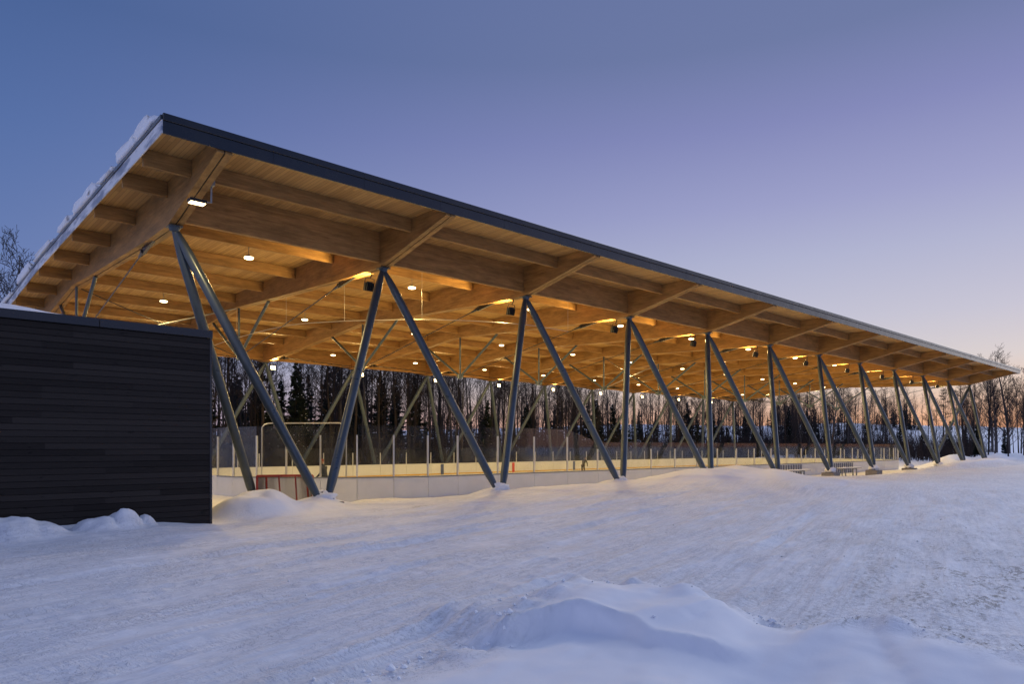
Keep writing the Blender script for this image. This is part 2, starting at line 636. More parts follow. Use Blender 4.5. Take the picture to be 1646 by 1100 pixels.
def seg_sd(x, y, pts):
    """distance to a polyline, signed side (+ = left of travel) and arc parameter 0..1"""
    best = np.full(x.shape, 1e9)
    side = np.zeros(x.shape)
    par = np.zeros(x.shape)
    P = [np.array(p, float) for p in pts]
    L = [np.linalg.norm(P[i + 1] - P[i]) for i in range(len(P) - 1)]
    tot = sum(L)
    acc = 0
    for i in range(len(P) - 1):
        d = (P[i + 1] - P[i]) / L[i]
        rx, ry = x - P[i][0], y - P[i][1]
        t = np.clip(rx * d[0] + ry * d[1], 0, L[i])
        dx, dy = rx - t * d[0], ry - t * d[1]
        dist = np.hypot(dx, dy)
        s = np.sign(d[0] * ry - d[1] * rx)
        m = dist < best
        best = np.where(m, dist, best)
        side = np.where(m, s, side)
        par = np.where(m, (acc + t) / tot, par)
        acc += L[i]
    return best, side, par


def gauss(x, y, cx, cy, sx_, sy_, rot=0.0):
    c, s = math.cos(R(rot)), math.sin(R(rot))
    u, v = (x - cx) * c + (y - cy) * s, -(x - cx) * s + (y - cy) * c
    return np.exp(-(u / sx_) ** 2 - (v / sy_) ** 2)


def sgauss(x, y, cx, cy, sx_, sy_, rot=0.0, p=2.0):
    """flat-topped bump"""
    c, s = math.cos(R(rot)), math.sin(R(rot))
    u, v = (x - cx) * c + (y - cy) * s, -(x - cx) * s + (y - cy) * c
    return np.exp(-((u / sx_) ** 2 + (v / sy_) ** 2) ** p)


RX0, RX1, RY0, RY1, RRAD = 12.4, 86.5, 26.9, 51.0, 8.5      # rink boards, outside line
LIP = [(4.26, 5.43), (5.01, 5.3), (5.5, 5.08), (5.66, 4.53), (5.48, 4.06), (5.72, 3.64), (5.96, 3.18)]
CREST = [(5.06, 5.58), (5.56, 5.8), (6.38, 5.93), (7.19, 5.93), (7.36, 5.33), (6.98, 4.38), (6.81, 3.58)]
LIPB = [(5.96, 3.13), (6.71, 3.08), (7.46, 2.9), (7.51, 2.46), (7.21, 1.58), (6.96, 0.58)]
EDGE = [(-2.5, 5.75), (0.2, 5.55), (1.3, 5.36), (2.03, 5.2), (2.75, 5.15), (3.64, 5.25), (4.7, 5.35), (5.6, 5.85), (6.7, 6.15), (7.45, 5.75), (7.5, 4.6), (7.3, 3.75), (7.5, 2.9), (7.6, 2.3), (7.35, 1.5), (7.1, -1.0)]


def terrain(x, y):
    """returns height, packed (0..1), grit (0..1)"""
    z = np.zeros(x.shape)
    # apron under the roof sits lower than the plowed lane
    dip = sst(46.5, 50.5, x) * (1 - sst(63, 67, x))
    y0_ = y + 2.5 * dip
    under = sst(21.8, 25.2, y0_) * sst(6.0, 9.5, x)
    z -= 0.42 * under * (1 - sst(96, 104, x))
    # gently rolling
    z += 0.10 * fbm(x / 9, y / 9, 3, 5) * (1 - sst(200, 400, np.hypot(x, y)))
    d, s, t = seg_sd(x, y, EDGE)
    inside = -s * d                                     # + on the camera's side of the windrow edge
    wob = 0.16 * fbm(x * 1.3, y * 1.3, 3, 21)
    drift = sst(-0.10, 0.75, inside + wob)
    z += 0.13 * drift
    # windrow crumbs along the edge
    z += 0.07 * np.exp(-((inside - 0.10 + wob) / 0.22) ** 2) * (0.6 + 1.5 * np.clip(fbm(x * 3.2, y * 3.2, 3, 8), -0.3, 1))
    # lip drift: long windward back, steep lee face towards the camera
    d, s, t = seg_sd(x, y, LIP)
    a = s * d
    fade = sst(0.0, 0.20, t) * (1 - 0.55 * sst(0.40, 0.75, t)) * (1 - sst(0.86, 1.0, t))
    a = a + 0.07 * fbm(x * 2.6, y * 2.6, 4, 35)
    prof = sst(-0.13, 0.03, a) * np.exp(-(np.maximum(a, 0) / 1.45) ** 4)
    z += fade * (0.22 * prof + 0.04 * np.exp(-(a / 0.10) ** 2))
    z -= 0.07 * fade * np.exp(-((a + 0.45) / 0.4) ** 2)
    d, s, t = seg_sd(x, y, CREST)
    a = s * d
    fade = sst(0.0, 0.30, t) * (1 - sst(0.75, 1.0, t))
    a = a + 0.06 * fbm(x * 3, y * 3, 4, 33)
    z += fade * (0.13 * (0.9 + 0.5 * fbm(x * 1.7, y * 1.7, 3, 30)) * np.where(a > 0, np.exp(-(a / 0.22) ** 2), np.exp(-(a / 0.60) ** 2)) + 0.06 * np.exp(-(a / 0.22) ** 2) * (0.5 + fbm(x * 5, y * 5, 3, 31)))
    d, s, t = seg_sd(x, y, LIPB)
    a = s * d
    fade = sst(0.0, 0.45, t)
    a = a + 0.10 * fbm(x * 2.4, y * 2.4, 4, 36)
    z += fade * (0.19 * np.where(a > 0, np.exp(-(a / 0.20) ** 2), np.exp(-(a / 0.8) ** 2)) + 0.05 * np.exp(-(a / 0.16) ** 2) * (0.4 + fbm(x * 4, y * 4, 3, 37)))
    z -= 0.16 * gauss(x, y, 5.35, 2.85, 0.75, 0.5, 20)
    z += 0.18 * gauss(x, y, 2.6, 1.2, 2.2, 1.5)
    # banks by the building wall and the mound by its corner
    z += 0.22 * sst(15.2, 17.6, y) * (1 - sst(4.2, 6.6, x)) * (1 - sst(19.5, 21, y)) * (0.8 + 0.5 * fbm(x * 0.9, y * 0.9, 3, 3))
    hp_ = np.zeros(x.shape)
    for cx, cy, h, sx_, sy_ in ((3.62, 17.85, 0.30, 0.42, 0.50), (4.15, 17.95, 0.36, 0.40, 0.45), (4.72, 18.12, 0.24, 0.21, 0.28), (1.95, 17.5, 0.34, 0.62, 0.6), (2.5, 17.6, 0.20, 0.45, 0.5), (0.4, 17.5, 0.4, 0.7, 0.6), (-1.6, 17.6, 0.45, 0.9, 0.6)):
        hp_ = np.maximum(hp_, h * sgauss(x, y, cx, cy, sx_, sy_, 0, 2.4))
    z += hp_ * (1 + 0.5 * fbm(x * 2.0, y * 2.0, 4, 14))
    z += 0.60 * sgauss(x, y, 8.15, 20.3, 1.30, 1.0, 30, 2.0) * (1 + 0.16 * fbm(x * 1.6, y * 1.6, 4, 15))
    z += 0.26 * sgauss(x, y, 9.8, 21.0, 1.35, 0.8, 10, 1.3)
    z += 0.16 * gauss(x, y, 11.2, 22.0, 0.9, 0.7)
    z += 0.22 * gauss(x, y, 15.4, 25.6, 1.3, 0.6) + 0.12 * gauss(x, y, 17.2, 25.2, 1.6, 0.8)     # shaved ice heap
    # long bank across the middle columns
    bank = 0.74 * sgauss(x, y, 35.3, 21.0, 6.6, 2.8, 0, 1.1)
    bank += 0.32 * sgauss(x, y, 42.6, 22.0, 2.8, 1.5, 0, 1.3)
    bank += 0.20 * gauss(x, y, 23.0, 21.4, 3.6, 1.4) + 0.26 * sgauss(x, y, 22.5, 24.0, 3.2, 1.2, 0, 1.2) + 0.22 * sgauss(x, y, 28.0, 24.2, 4.5, 1.3, 0, 1.2)
    bank += 0.20 * sgauss(x, y, 33.5, 17.0, 9.0, 4.2, -25, 1.0)
    z += bank * (1 + 0.25 * fbm(x * 0.35, y * 0.5, 3, 40))
    d, s, t = seg_sd(x, y, [(26.5, 11.5), (31, 15.2), (36, 18.3), (41, 19.6)])
    a = s * d
    z += 0.20 * sst(0, .3, t) * (1 - sst(.7, 1, t)) * np.where(a > 0, np.exp(-(a / 0.7) ** 2), np.exp(-(a / 2.6) ** 2))
    # banks plowed against the last columns and beyond the far end
    z += (0.62 * sgauss(x, y, 82, 20.2, 14.5, 1.5, 1, 1.6) + 1.25 * sgauss(x, y, 94.5, 26.6, 7.0, 1.9, 4, 1.4) + 0.7 * sgauss(x, y, 104, 24.5, 9, 3.0, 12, 1.2) + 0.9 * sgauss(x, y, 128, 29, 17, 5, 10, 1.2)) * (1 + 0.7 * fbm(x * 0.6, y * 0.9, 4, 77))
    z += 0.55 * sst(52.2, 53.6, y) * (1 - sst(54.6, 57.0, y)) * (1 + 0.8 * fbm(x * 0.5, y * 0.5, 3, 60)) * sst(15, 20, x)
    # rising wooded slope behind, far snowy hill
    z += 0.8 * sst(60, 90, y) + 4.5 * sst(95, 210, y + 0.2 * x) * sst(50, 120, x) + 2.0 * sst(150, 300, y)
    z += 6.5 * sst(150, 320, x) * sst(-10, 60, y)
    z += 3.0 * fbm(x / 60, y / 60, 3, 51) * sst(120, 260, np.hypot(x, y))
    lane = (1 - drift) * (1 - np.clip(bank * 2.2, 0, 1)) * (1 - sst(17.0, 20.5, y) * (1 - sst(9, 14, x))) * (1 - sst(52, 54, y)) * (1 - sst(105, 125, x))
    lane *= 1 - sst(0.35, 0.6, z)
    lane = np.clip(lane, 0, 1)
    # ruts and crumbs on the lane
    u, v = x * math.cos(R(17)) + y * math.sin(R(17)), -x * math.sin(R(17)) + y * math.cos(R(17))
    near = 1 - sst(25, 60, np.hypot(x, y))
    z += lane * near * (0.065 * fbm(u * 0.30, v * 1.9, 5, 90, 0.58) + 0.034 * np.clip(fbm(x * 4.5, y * 4.5, 4, 91, 0.65) - 0.05, 0, 1) * (0.5 + 2.0 * np.clip(fbm(u * 0.3, v * 0.8, 3, 92), 0, 1)))
    for v0, ph in ((6.9, 0.3), (8.7, 1.1), (9.6, 2.0), (11.4, 2.9), (3.2, 4.0), (5.0, 5.1)):
        vv_ = v - v0 - 0.5 * np.sin(u * 0.07 + ph) - 0.05 * fbm(u * 0.4, v * 0 + ph, 2, 64)
        st_ = sst(0.30, 0.55, fbm(u * 0.16, v * 0 + ph * 3, 2, 65) + 0.5)
        z += lane * near * st_ * (-0.042 * np.exp(-(vv_ / 0.14) ** 4) + 0.038 * np.exp(-((np.abs(vv_) - 0.22) / 0.06) ** 2) * (0.6 + 1.2 * np.clip(fbm(u * 2.5, v * 3, 3, 66), -0.4, 1)))
    for i in range(11):
        bx_ = 7.25 + 8.0 * (i + 0.5)
        if i in (0, 1, 2, 9, 10):
            z += 0.17 * gauss(x, y, bx_ - 0.25, 22.25, 0.9, 0.75)
    z += (1 - lane) * near * (0.05 * fbm(x * 0.9, y * 1.5, 4, 95) + 0.014 * fbm(u * 1.2, v * 7, 3, 96) + 0.016 * np.clip(fbm(x * 3.5, y * 3.5, 4, 97), -0.2, 1))
    grit = lane * (1.5 * gauss(x, y, 7.75, 2.5, 1.0, 0.8, 20) + 1.2 * gauss(x, y, 8.0, 1.3, 0.9, 1.0, 20) + 0.7 * gauss(x, y, 11.5, 2.6, 3.2, 1.6, 10) + 0.35 * gauss(x, y, 18, 5, 6, 3)) + 0.8 * lane * gauss(x, y, 12.8, 19.2, 1.6, 0.5, 10)
    # the rink's own basin
    ins = sst(0.0, 0.4, x - RX0 - 0.3) * sst(0.0, 0.4, RX1 - 0.3 - x) * sst(0.0, 0.4, y - RY0 - 0.3) * sst(0.0, 0.4, RY1 - 0.3 - y)
    z = z * (1 - ins) - 0.95 * ins
    return z, lane, np.clip(grit, 0, 1)


def spaced(lo, d0, d1, hi, s, grow=1.09, mx_=400.0):
    a = list(np.arange(d0, d1 + 1e-6, s))
    st, v = s, d1
    while v < hi:
        st = min(st * grow, mx_)
        v += st
        a.append(v)
    st, v = s, d0
    pre = []
    while v > lo:
        st = min(st * grow, mx_)
        v -= st
        pre.append(v)
    return np.array(pre[::-1] + a)


def mid_fill(arr, lo, hi, smax):
    out = [arr[0]]
    for b in arr[1:]:
        a = out[-1]
        if lo < b and a < hi and b - a > smax:
            n = int(math.ceil((b - a) / smax))
            out += [a + (b - a) * k / n for k in range(1, n)]
        out.append(b)
    return np.array(out)


gx = mid_fill(spaced(-1500, -1.0, 10.5, 2500, 0.065, 1.03), 10, 60, 0.30)
gy = mid_fill(spaced(-1500, -0.5, 8.5, 2500, 0.065, 1.03), 8, 27, 0.16)
GX, GY = np.meshgrid(gx, gy)
GZ, GL, GG = terrain(GX, GY)
nx_, ny_ = len(gx), len(gy)
me = bpy.data.meshes.new('snow_ground')
verts = np.stack([GX.ravel(), GY.ravel(), GZ.ravel()], 1)
idx = np.arange(nx_ * ny_).reshape(ny_, nx_)
quads = np.stack([idx[:-1, :-1].ravel(), idx[:-1, 1:].ravel(), idx[1:, 1:].ravel(), idx[1:, :-1].ravel()], 1)
me.vertices.add(len(verts))
me.vertices.foreach_set('co', verts.ravel())
me.loops.add(quads.size)
me.loops.foreach_set('vertex_index', quads.ravel())
me.polygons.add(len(quads))
me.polygons.foreach_set('loop_start', np.arange(0, quads.size, 4))
me.polygons.foreach_set('use_smooth', np.ones(len(quads), bool))
me.update(calc_edges=True)
for nm, arr in (('packed', GL), ('grit', GG)):
    at = me.attributes.new(nm, 'FLOAT', 'POINT')
    at.data.foreach_set('value', arr.ravel().astype(np.float32))
me.materials.append(M['snow'])
ground = bpy.data.objects.new('snow_ground', me)
COL.objects.link(ground)
tag(ground, kind='structure')


def gz(x, y):
    return float(terrain(np.array([float(x)]), np.array([float(y)]))[0][0])


# ------------------------------------------------------------------ the pavilion
PX0, SP, NT_ = 7.25, 8.0, 12
XS = [PX0 + SP * i for i in range(NT_)]
YN, YF, YM = 24.6, 55.4, 40.0
YE0, YE1 = 20.0, 60.0
XE0, XE1 = 5.60, 96.85
DECK = 10.70


def tilt(y):
    return -0.45 * max(0.0, y - YM) / 15.4


def zt(y, z):
    return z + tilt(y)


pav = thing('timber_pavilion', (51.0, 40.0, 0.0), 'long open timber roof on slanting blue-grey steel columns, dark metal edge', 'pavilion')

BOT = [(20.06, 10.30), (YN, 9.29), (27.0, 9.32), (35.9, 9.71), (40.0, 9.93), (44.1, 9.71), (53.0, 9.32), (YF, 9.29), (59.94, 10.30)]
outline = [(y, zt(y, z)) for y, z in BOT] + [(59.94, zt(59.94, DECK - 0.004)), (YM, DECK - 0.004), (20.06, DECK - 0.004)]
inner = [(y, zt(y, z + 0.02)) for y, z in BOT] + [(59.9, zt(59.9, DECK - 0.03)), (YM, DECK - 0.03), (20.1, DECK - 0.03)]
x0 = XS[0]
b = MB()
b.prism_x(inner, x0 - 0.019, x0 + 0.019)
beam = b.build('beam', M['black'], pav, origin=(x0, YM, 9.9))
ply_l = MB()
ply_l.prism_x(outline, x0 - 0.215, x0 - 0.02)
ply_l.build('ply', M['wood_y'], beam)
ply_r = MB()
ply_r.prism_x(outline, x0 + 0.02, x0 + 0.215)
ply_r.build('ply', M['wood_y'], beam)
NODE = Vector((x0, YM, zt(YM, 7.10)))


def cyl(name, a, c, r, mat, parent, n=12):
    m = MB()
    m.tube([a, c], r, n)
    return smooth_by_angle(m.build(name, mat, parent))


cyl('king_post', NODE, (x0, YM, zt(YM, 9.92)), 0.062, M['steel'], beam)
cyl('strut', NODE, (x0, 35.9, zt(35.9, 9.70)), 0.082, M['steel'], beam)
cyl('strut', NODE, (x0, 44.1, zt(44.1, 9.70)), 0.082, M['steel'], beam)
m = MB()
m.tube([NODE + Vector((0, 0, -0.16)), NODE + Vector((0, 0, 0.16))], 0.13, 12)
m.obox(NODE, (0.02, 0, 0), (0, 0.34, 0), (0, 0, 0.12))
m.build('node_plate', M['steel'], beam)
for sgn in (-1, 1):
    yc, ya, yb = YM + sgn * 11.75, YM + sgn * 13.1, YM + sgn * 12.0
    zc_ = zt(yc, 9.22)
    cyl('tie_rod', NODE, (x0, yc, zc_), 0.026, M['dark_metal'], beam, 8)
    m = MB()
    m.prism_x([(ya, zt(ya, 9.315)), (yb, zt(yb, 9.355)), (yc, zc_ + 0.11), (yc - sgn * 0.12, zc_), (yc, zc_ - 0.11)], x0 - 0.05, x0 + 0.05)
    dv = (NODE - Vector((x0, yc, zc_))).normalized()
    m.tube([Vector((x0, yc, zc_)), Vector((x0, yc, zc_)) + dv * 0.55], [0.085, 0.045], 8)
    m.tube([(x0 - 0.10, yc, zc_), (x0 + 0.10, yc, zc_)], 0.07, 10)
    m.build('clevis', M['dark_metal'], beam)
    ycl = YN if sgn < 0 else YF
    m = MB()
    zz = zt(ycl, 9.29)
    m.box((x0 - 0.21, ycl - 0.24, zz - 0.028), (x0 + 0.21, ycl + 0.24, zz - 0.003))
    m.tube([(x0, ycl, zz - 0.17), (x0, ycl, zz - 0.028)], [0.13, 0.19], 12)
    for k in range(4):
        m.tube([(x0 - 0.15 + 0.10 * k, ycl - 0.243, zz - 0.06), (x0 - 0.15 + 0.10 * k, ycl - 0.243, zz - 0.03)], 0.022, 6)
    m.build('column_head', M['steel'], beam)
beams = [beam]
for i in range(1, NT_):
    beams.append(copy_tree(beam, pav, (SP * i, 0, 0)))

# columns: each base stands between two beams, a little outside (or inside) the beam heads
YB = 21.95
YBF = 80.0 - YB
ZB = 0.16


def leg_mb(top, base):
    m = MB()
    a, c = Vector(top), Vector(base)
    d = (c - a)
    ln = d.length
    d.normalize()
    m.tube([a, a + d * 0.35, a + d * 0.9, c - d * 0.75, c - d * 0.2, c], [0.085, 0.125, 0.165, 0.165, 0.12, 0.09], 16)
    return m


def shoe(top, base, m):
    a, c = Vector(top), Vector(base)
    d = (a - c).normalized()
    return m


ZTN, ZTF = zt(YN, 9.29) - 0.13, zt(YF, 9.29) - 0.13
xb = PX0 + SP / 2
specs = []
for (yt, ztp, yb_) in ((YN, ZTN, YB), (YF, ZTF, YBF)):
    so = -0.03 if yb_ < 40 else 0.03
    specs.append(((PX0 + 0.06, yt, ztp), (xb - 0.14, yb_, ZB)))
    specs.append(((PX0 + SP - 0.06, yt, ztp), (xb + 0.14, yb_, ZB)))
for top, base in specs:
    o = leg_mb(top, base).build('column_leg', M['steel'], pav, origin=top)
    smooth_by_angle(o, 50)
    for i in range(1, NT_ - 1):
        copy_tree(o, pav, (SP * i, 0, 0))
m = MB()
m.bbox((xb - 0.55, YB - 0.45, -1.1), (xb + 0.55, YB + 0.45, 0.12), 0.02)
foot = m.build('footing', M['concrete'], pav, origin=(xb, YB, 0))
m = MB()
m.box((xb - 0.36, YB - 0.22, 0.124), (xb + 0.36, YB + 0.22, 0.16))
for sx_ in (-1, 1):
    m.obox((xb + sx_ * 0.15, YB, 0.30), (0.12, 0, 0.02), (0, 0.015, 0), (0, 0, 0.15))
    for sy_ in (-1, 1):
        m.tube([(xb + sx_ * 0.29, YB + sy_ * 0.16, 0.15), (xb + sx_ * 0.29, YB + sy_ * 0.16, 0.23)], 0.02, 6)
m.build('base_plate', M['steel'], foot)
for i in range(NT_ - 1):
    if i:
        copy_tree(foot, pav, (SP * i, 0, 0))
    copy_tree(foot, pav, (SP * i, YBF - YB, 0))
# end bays get a second leg leaning inwards
for xe, sg in ((XS[0], 1), (XS[-1], -1)):
    for (yt, ztp, yb_) in ((YN, ZTN, 27.35 if sg < 0 else 25.9), (YF, ZTF, 52.65)):
        yy = yb_
        xx = xe + sg * (4.0 if sg < 0 else 3.25)
        o = leg_mb((xe, yt, ztp), (xx, yy, -0.15)).build('column_leg', M['steel'], pav, origin=(xe, yt, ztp))
        smooth_by_angle(o, 50)
        f2 = copy_tree(foot, pav, (xx - xb, yy - YB, -0.30))

# purlins
PY_MAIN = [YN + 3.85 * k for k in range(1, 8)]
PY = [22.3] + PY_MAIN + [57.7]
PD = 0.50


def purlin(xa, xb_, y, depth, w=0.135, name='purlin'):
    m = MB()
    z1 = zt(y, DECK) - 0.006
    m.bbox((xa, y - w / 2, z1 - depth), (xb_, y + w / 2, z1), 0.012)
    return m.build(name, M['wood_x'], pav, origin=(xa, y, z1))


for y in PY:
    o = purlin(XS[0] + 0.218, XS[1] - 0.218, y, PD)
    for i in range(1, NT_ - 1):
        copy_tree(o, pav, (SP * i, 0, 0))
    purlin(XE0 + 0.10, XS[0] - 0.218, y, PD, name='purlin_stub')
    purlin(XS[-1] + 0.218, XE1 - 0.10, y, PD, name='purlin_stub')
for y in (YN, YF):
    o = purlin(XS[0] + 0.218, XS[1] - 0.218, y, 1.22, 0.18, 'girder')
    for i in range(1, NT_ - 1):
        copy_tree(o, pav, (SP * i, 0, 0))
    purlin(XE0 + 0.10, XS[0] - 0.218, y, PD, name='purlin_stub')
    purlin(XS[-1] + 0.218, XE1 - 0.10, y, PD, name='purlin_stub')
# steel hangers at the purlin ends
m = MB()
for y in PY_MAIN:
    z1 = zt(y, DECK)
    m.box((XS[0] + 0.2165, y - 0.09, z1 - PD - 0.02), (XS[0] + 0.2285, y + 0.09, z1 - 0.02))
for y, dp, hw in ((YN, 1.22, 0.115), (YF, 1.22, 0.115), (22.3, PD, 0.09), (57.7, PD, 0.09)):
    z1 = zt(y, DECK)
    m.box((XS[0] + 0.2165, y - hw, z1 - dp - 0.015), (XS[0] + 0.2285, y + hw, z1 - 0.02))
hang = m.build('hanger_plate', M['dark_metal'], pav, origin=(XS[0], YM, DECK))
for i in range(1, NT_ - 1):
    copy_tree(hang, pav, (SP * i, 0, 0))

# deck, one panel per bay, folded at the ridge line
edges = [XE0 + 0.06] + XS + [XE1 - 0.06]
prof = [(YE0 + 0.05, DECK), (YM, DECK), (YE1 - 0.05, zt(YE1, DECK)), (YE1 - 0.05, zt(YE1, DECK + 0.16)), (YM, DECK + 0.16), (YE0 + 0.05, DECK + 0.16)]
deck0 = None
for i in range(len(edges) - 1):
    m = MB()
    m.prism_x(prof, edges[i] + 0.004, edges[i + 1] - 0.004)
    m.build('deck_panel', M['deck'], pav, origin=(edges[i], YM, DECK))
m = MB()
m.prism_x([(YE0 + 0.03, DECK + 0.165), (YM, DECK + 0.165), (YE1 - 0.03, zt(YE1, DECK + 0.165)), (YE1 - 0.03, zt(YE1, DECK + 0.20)), (YM, DECK + 0.20), (YE0 + 0.03, DECK + 0.20)], XE0 + 0.03, XE1 - 0.03)
m.build('roof_membrane', M['dark_metal'], pav)

# fascias
FB, FM, FT = 10.36, 10.70, 10.90
nf = 30
for (y0, y1, yf, ycap) in ((YE0 - 0.012, YE0 + 0.03, YE0, YE0 - 0.055), (YE1 - 0.03, YE1 + 0.012, YE1, YE1 + 0.055)):
    t_ = tilt(yf)
    w = (XE1 - XE0) / nf
    m = MB()
    m.box((XE0, y0, FB + t_), (XE0 + w - 0.008, y1, FM + t_))
    p0 = m.build('fascia_panel', M['dark_metal'], pav, origin=(XE0, yf, FB))
    m = MB()
    a, c = (ycap, y1 + 0.12) if ycap < y0 else (y0 - 0.12, ycap)
    m.bbox((XE0, a, FM + 0.006 + t_), (XE0 + w * 2 - 0.006, c, FT + t_), 0.012)
    c0 = m.build('cap_flashing', M['dark_metal'], pav, origin=(XE0, yf, FM))
    for k in range(1, nf):
        copy_tree(p0, pav, (w * k, 0, 0))
        if k < nf // 2:
            copy_tree(c0, pav, (2 * w * k, 0, 0))
for xe, sg in ((XE0, -1), (XE1, 1)):
    for half in (0, 1):
        ya, yb_ = (YE0 - 0.012, YM) if half == 0 else (YM, YE1 + 0.012)
        n = 8
        for k in range(n):
            a, c = ya + (yb_ - ya) * k / n, ya + (yb_ - ya) * (k + 1) / n - 0.008
            m = MB()
            lo, hi = (xe - 0.03, xe) if sg < 0 else (xe, xe + 0.03)
            m.prism_x([(a, zt(a, FB)), (c, zt(c, FB)), (c, zt(c, FM + 0.02)), (a, zt(a, FM + 0.02))], lo, hi)
            m.build('end_flashing', M['end_metal'], pav, origin=(xe, a, FB))
            m = MB()
            lo, hi = (xe - 0.06, xe + 0.14) if sg < 0 else (xe - 0.14, xe + 0.06)
            m.prism_x([(a, zt(a, FM + 0.026)), (c, zt(c, FM + 0.026)), (c, zt(c, FT - 0.06)), (a, zt(a, FT - 0.06))], lo, hi)
            m.build('end_cap', M['dark_metal'], pav, origin=(xe, a, FM))

# longitudinal rods between the king posts of the end bays and the middle bay
for i in (0, 5, 10):
    xa, xb_ = XS[i], XS[i + 1]
    zn, zk = 7.18, 9.86
    m = MB()
    m.tube([(xa + 0.22, YM + 0.12, zk), (xb_ - 0.1, YM + 0.12, zn)], 0.024, 8)
    m.build('brace_rod', M['dark_metal'], pav)
    m = MB()
    m.tube([(xa + 0.1, YM - 0.12, zn), (xb_ - 0.22, YM - 0.12, zk)], 0.030, 8)
    m.build('brace_rod', M['galv'], pav)

# ------------------------------------------------------------------ snow slabs on the roof's end edge


def lumpy(name, pts_ctr, half, seed, parent=None, mat=None, e=0.45, amp=0.34):
    """irregular snow slab from a subdivided ellipsoid-like block"""
    nu, nv = 22, 12
    V, F = [], []
    cx, cy, cz = pts_ctr
    hx, hy_, hz = half
    for j in range(nv + 1):
        ph = -math.pi / 2 + math.pi * j / nv
        for i in range(nu):
            th = 2 * math.pi * i / nu
            d = Vector((math.cos(ph) * math.cos(th), math.cos(ph) * math.sin(th), math.sin(ph)))
            q = Vector([math.copysign(abs(c) ** e, c) for c in d])
            f = 1 + amp * mnoise.fractal(d * 1.9 + Vector((seed * 3.7, seed * 1.3, 0)), 1.0, 2.0, 4) * (1.0 if d.z > -0.3 else 0.2)
            V.append((cx + q.x * hx * f, cy + q.y * hy_ * f, cz + q.z * hz * f))
    for j in range(nv):
        for i in range(nu):
            i2 = (i + 1) % nu
            F.append((j * nu + i, j * nu + i2, (j + 1) * nu + i2, (j + 1) * nu + i))
    mb = MB()
    mb.add(V, F)
    return mb.build(name, mat or M['snow'], parent, smooth=True, origin=(cx, cy, cz - hz))


slab_specs = [(21.6, 0.85, 0.19, 'topmost snow slab lying at the high roof corner'),
              (23.6, 0.95, 0.20, 'second snow slab from the roof corner, on the end edge'),
              (26.0, 0.9, 0.09, 'thin flat snow slab along the roof end edge'),
              (29.4, 1.75, 0.25, 'longest rounded snow slab on the roof end edge'),
              (33.0, 1.25, 0.17, 'low snow slab after the longest one on the roof edge'),
              (38.2, 2.3, 0.13, 'flat wide snow slab before the trees on the roof edge'),
              (43.6, 2.2, 0.26, 'thick snow slab overhanging the roof edge near the bare trees'),
              (50.2, 2.6, 0.10, 'lowest snow slab on the roof edge above the black wall')]
for k, (y, hy_, hz, lb) in enumerate(slab_specs):
    o = lumpy('snow_slab', (XE0 + 0.10, y, zt(y, FT - 0.06) + hz * 0.75), (0.24, hy_, hz * 0.85), k + 1)
    tag(o, lb, 'snow slab', 'snow slabs on the end edge of the roof')

# ------------------------------------------------------------------ the black building
BX0, BX1, BY0, BY1, BH = -6.5, 6.42, 18.70, 31.0, 5.02
bld = thing('wooden_shed', (0.0, 24.0, 0.0), 'low black shed clad in horizontal boards, snow on its flat roof', 'building')
m = MB()
m.box((BX0 + 0.03, BY0 + 0.03, -1.2), (BX1 - 0.03, BY1 - 0.03, BH - 0.24))
m.build('wall', M['black'], bld)
BWD = 0.1435
rows = int((BH - 0.2 + 0.35) / BWD)


def board_variants():
    out = []
    for k in range(6):
        mm = MB()
        out.append(mm)
    return out


brd_cache = {}


def siding_board(face, a, c, z):
    """one board; boards of the same length share a mesh"""
    ln = round(c - a - 0.004, 2)
    th = 0.024
    key = (face, ln)
    if key not in brd_cache:
        mm = MB()
        if face == 'Y':
            mm.prism_x([(0.0, 0.0), (-th - 0.008, 0.0), (-th - 0.008, 0.012), (-th, BWD - 0.016), (-th + 0.010, BWD - 0.009), (0.0, BWD - 0.009)], 0.0, ln)
        else:
            mm.box((0.0, 0.0, 0.0), (th, ln, BWD - 0.009))
        brd_cache[key] = mm.mesh('siding_board', M['siding'])
    o = bpy.data.objects.new('siding_board', brd_cache[key])
    COL.objects.link(o)
    o.parent = bld
    jit = rnd.uniform(-0.0015, 0.0015)
    p = (a, BY0 + 0.03 + jit, z) if face == 'Y' else (BX1 - 0.03 + jit, a, z)
    o.location = Vector(p) - bld.location
    return o


lens = [2.4, 3.05, 3.66, 4.27, 4.88]
for r_ in range(rows):
    z = -0.35 + r_ * BWD
    x = BX1 - 0.045
    first = True
    while x > BX0 + 0.1:
        ln = rnd.choice(lens)
        if first:
            ln = rnd.choice([1.2, 1.8, 2.4, 3.05, 3.66])
            first = False
        a = max(BX0, x - ln)
        siding_board('Y', a, x, z)
        x = a
    if r_ % 1 == 0:
        y = BY0 + 0.045
        while y < BY1 - 0.1:
            c = min(BY1, y + 4.1)
            siding_board('X', y, c, z)
            y = c
m = MB()
m.bbox((BX1 - 0.045, BY0 - 0.012, -0.4), (BX1 + 0.012, BY0 + 0.045, BH - 0.205), 0.006)
m.build('corner_trim', M['dark_metal'], bld)
m = MB()
for k in range(5):
    xa = BX0 - 0.02 + (BX1 - BX0 + 0.05) * k / 5
    xc = BX0 - 0.02 + (BX1 - BX0 + 0.05) * (k + 1) / 5 - 0.006
    mm = MB()
    mm.bbox((xa, BY0 - 0.035, BH - 0.20), (xc, BY0 + 0.18, BH), 0.01)
    mm.build('parapet_cap', M['dark_metal'], bld, origin=(xa, BY0, BH))
mm = MB()
mm.bbox((BX1 - 0.18, BY0 + 0.186, BH - 0.20), (BX1 + 0.03, BY1, BH), 0.01)
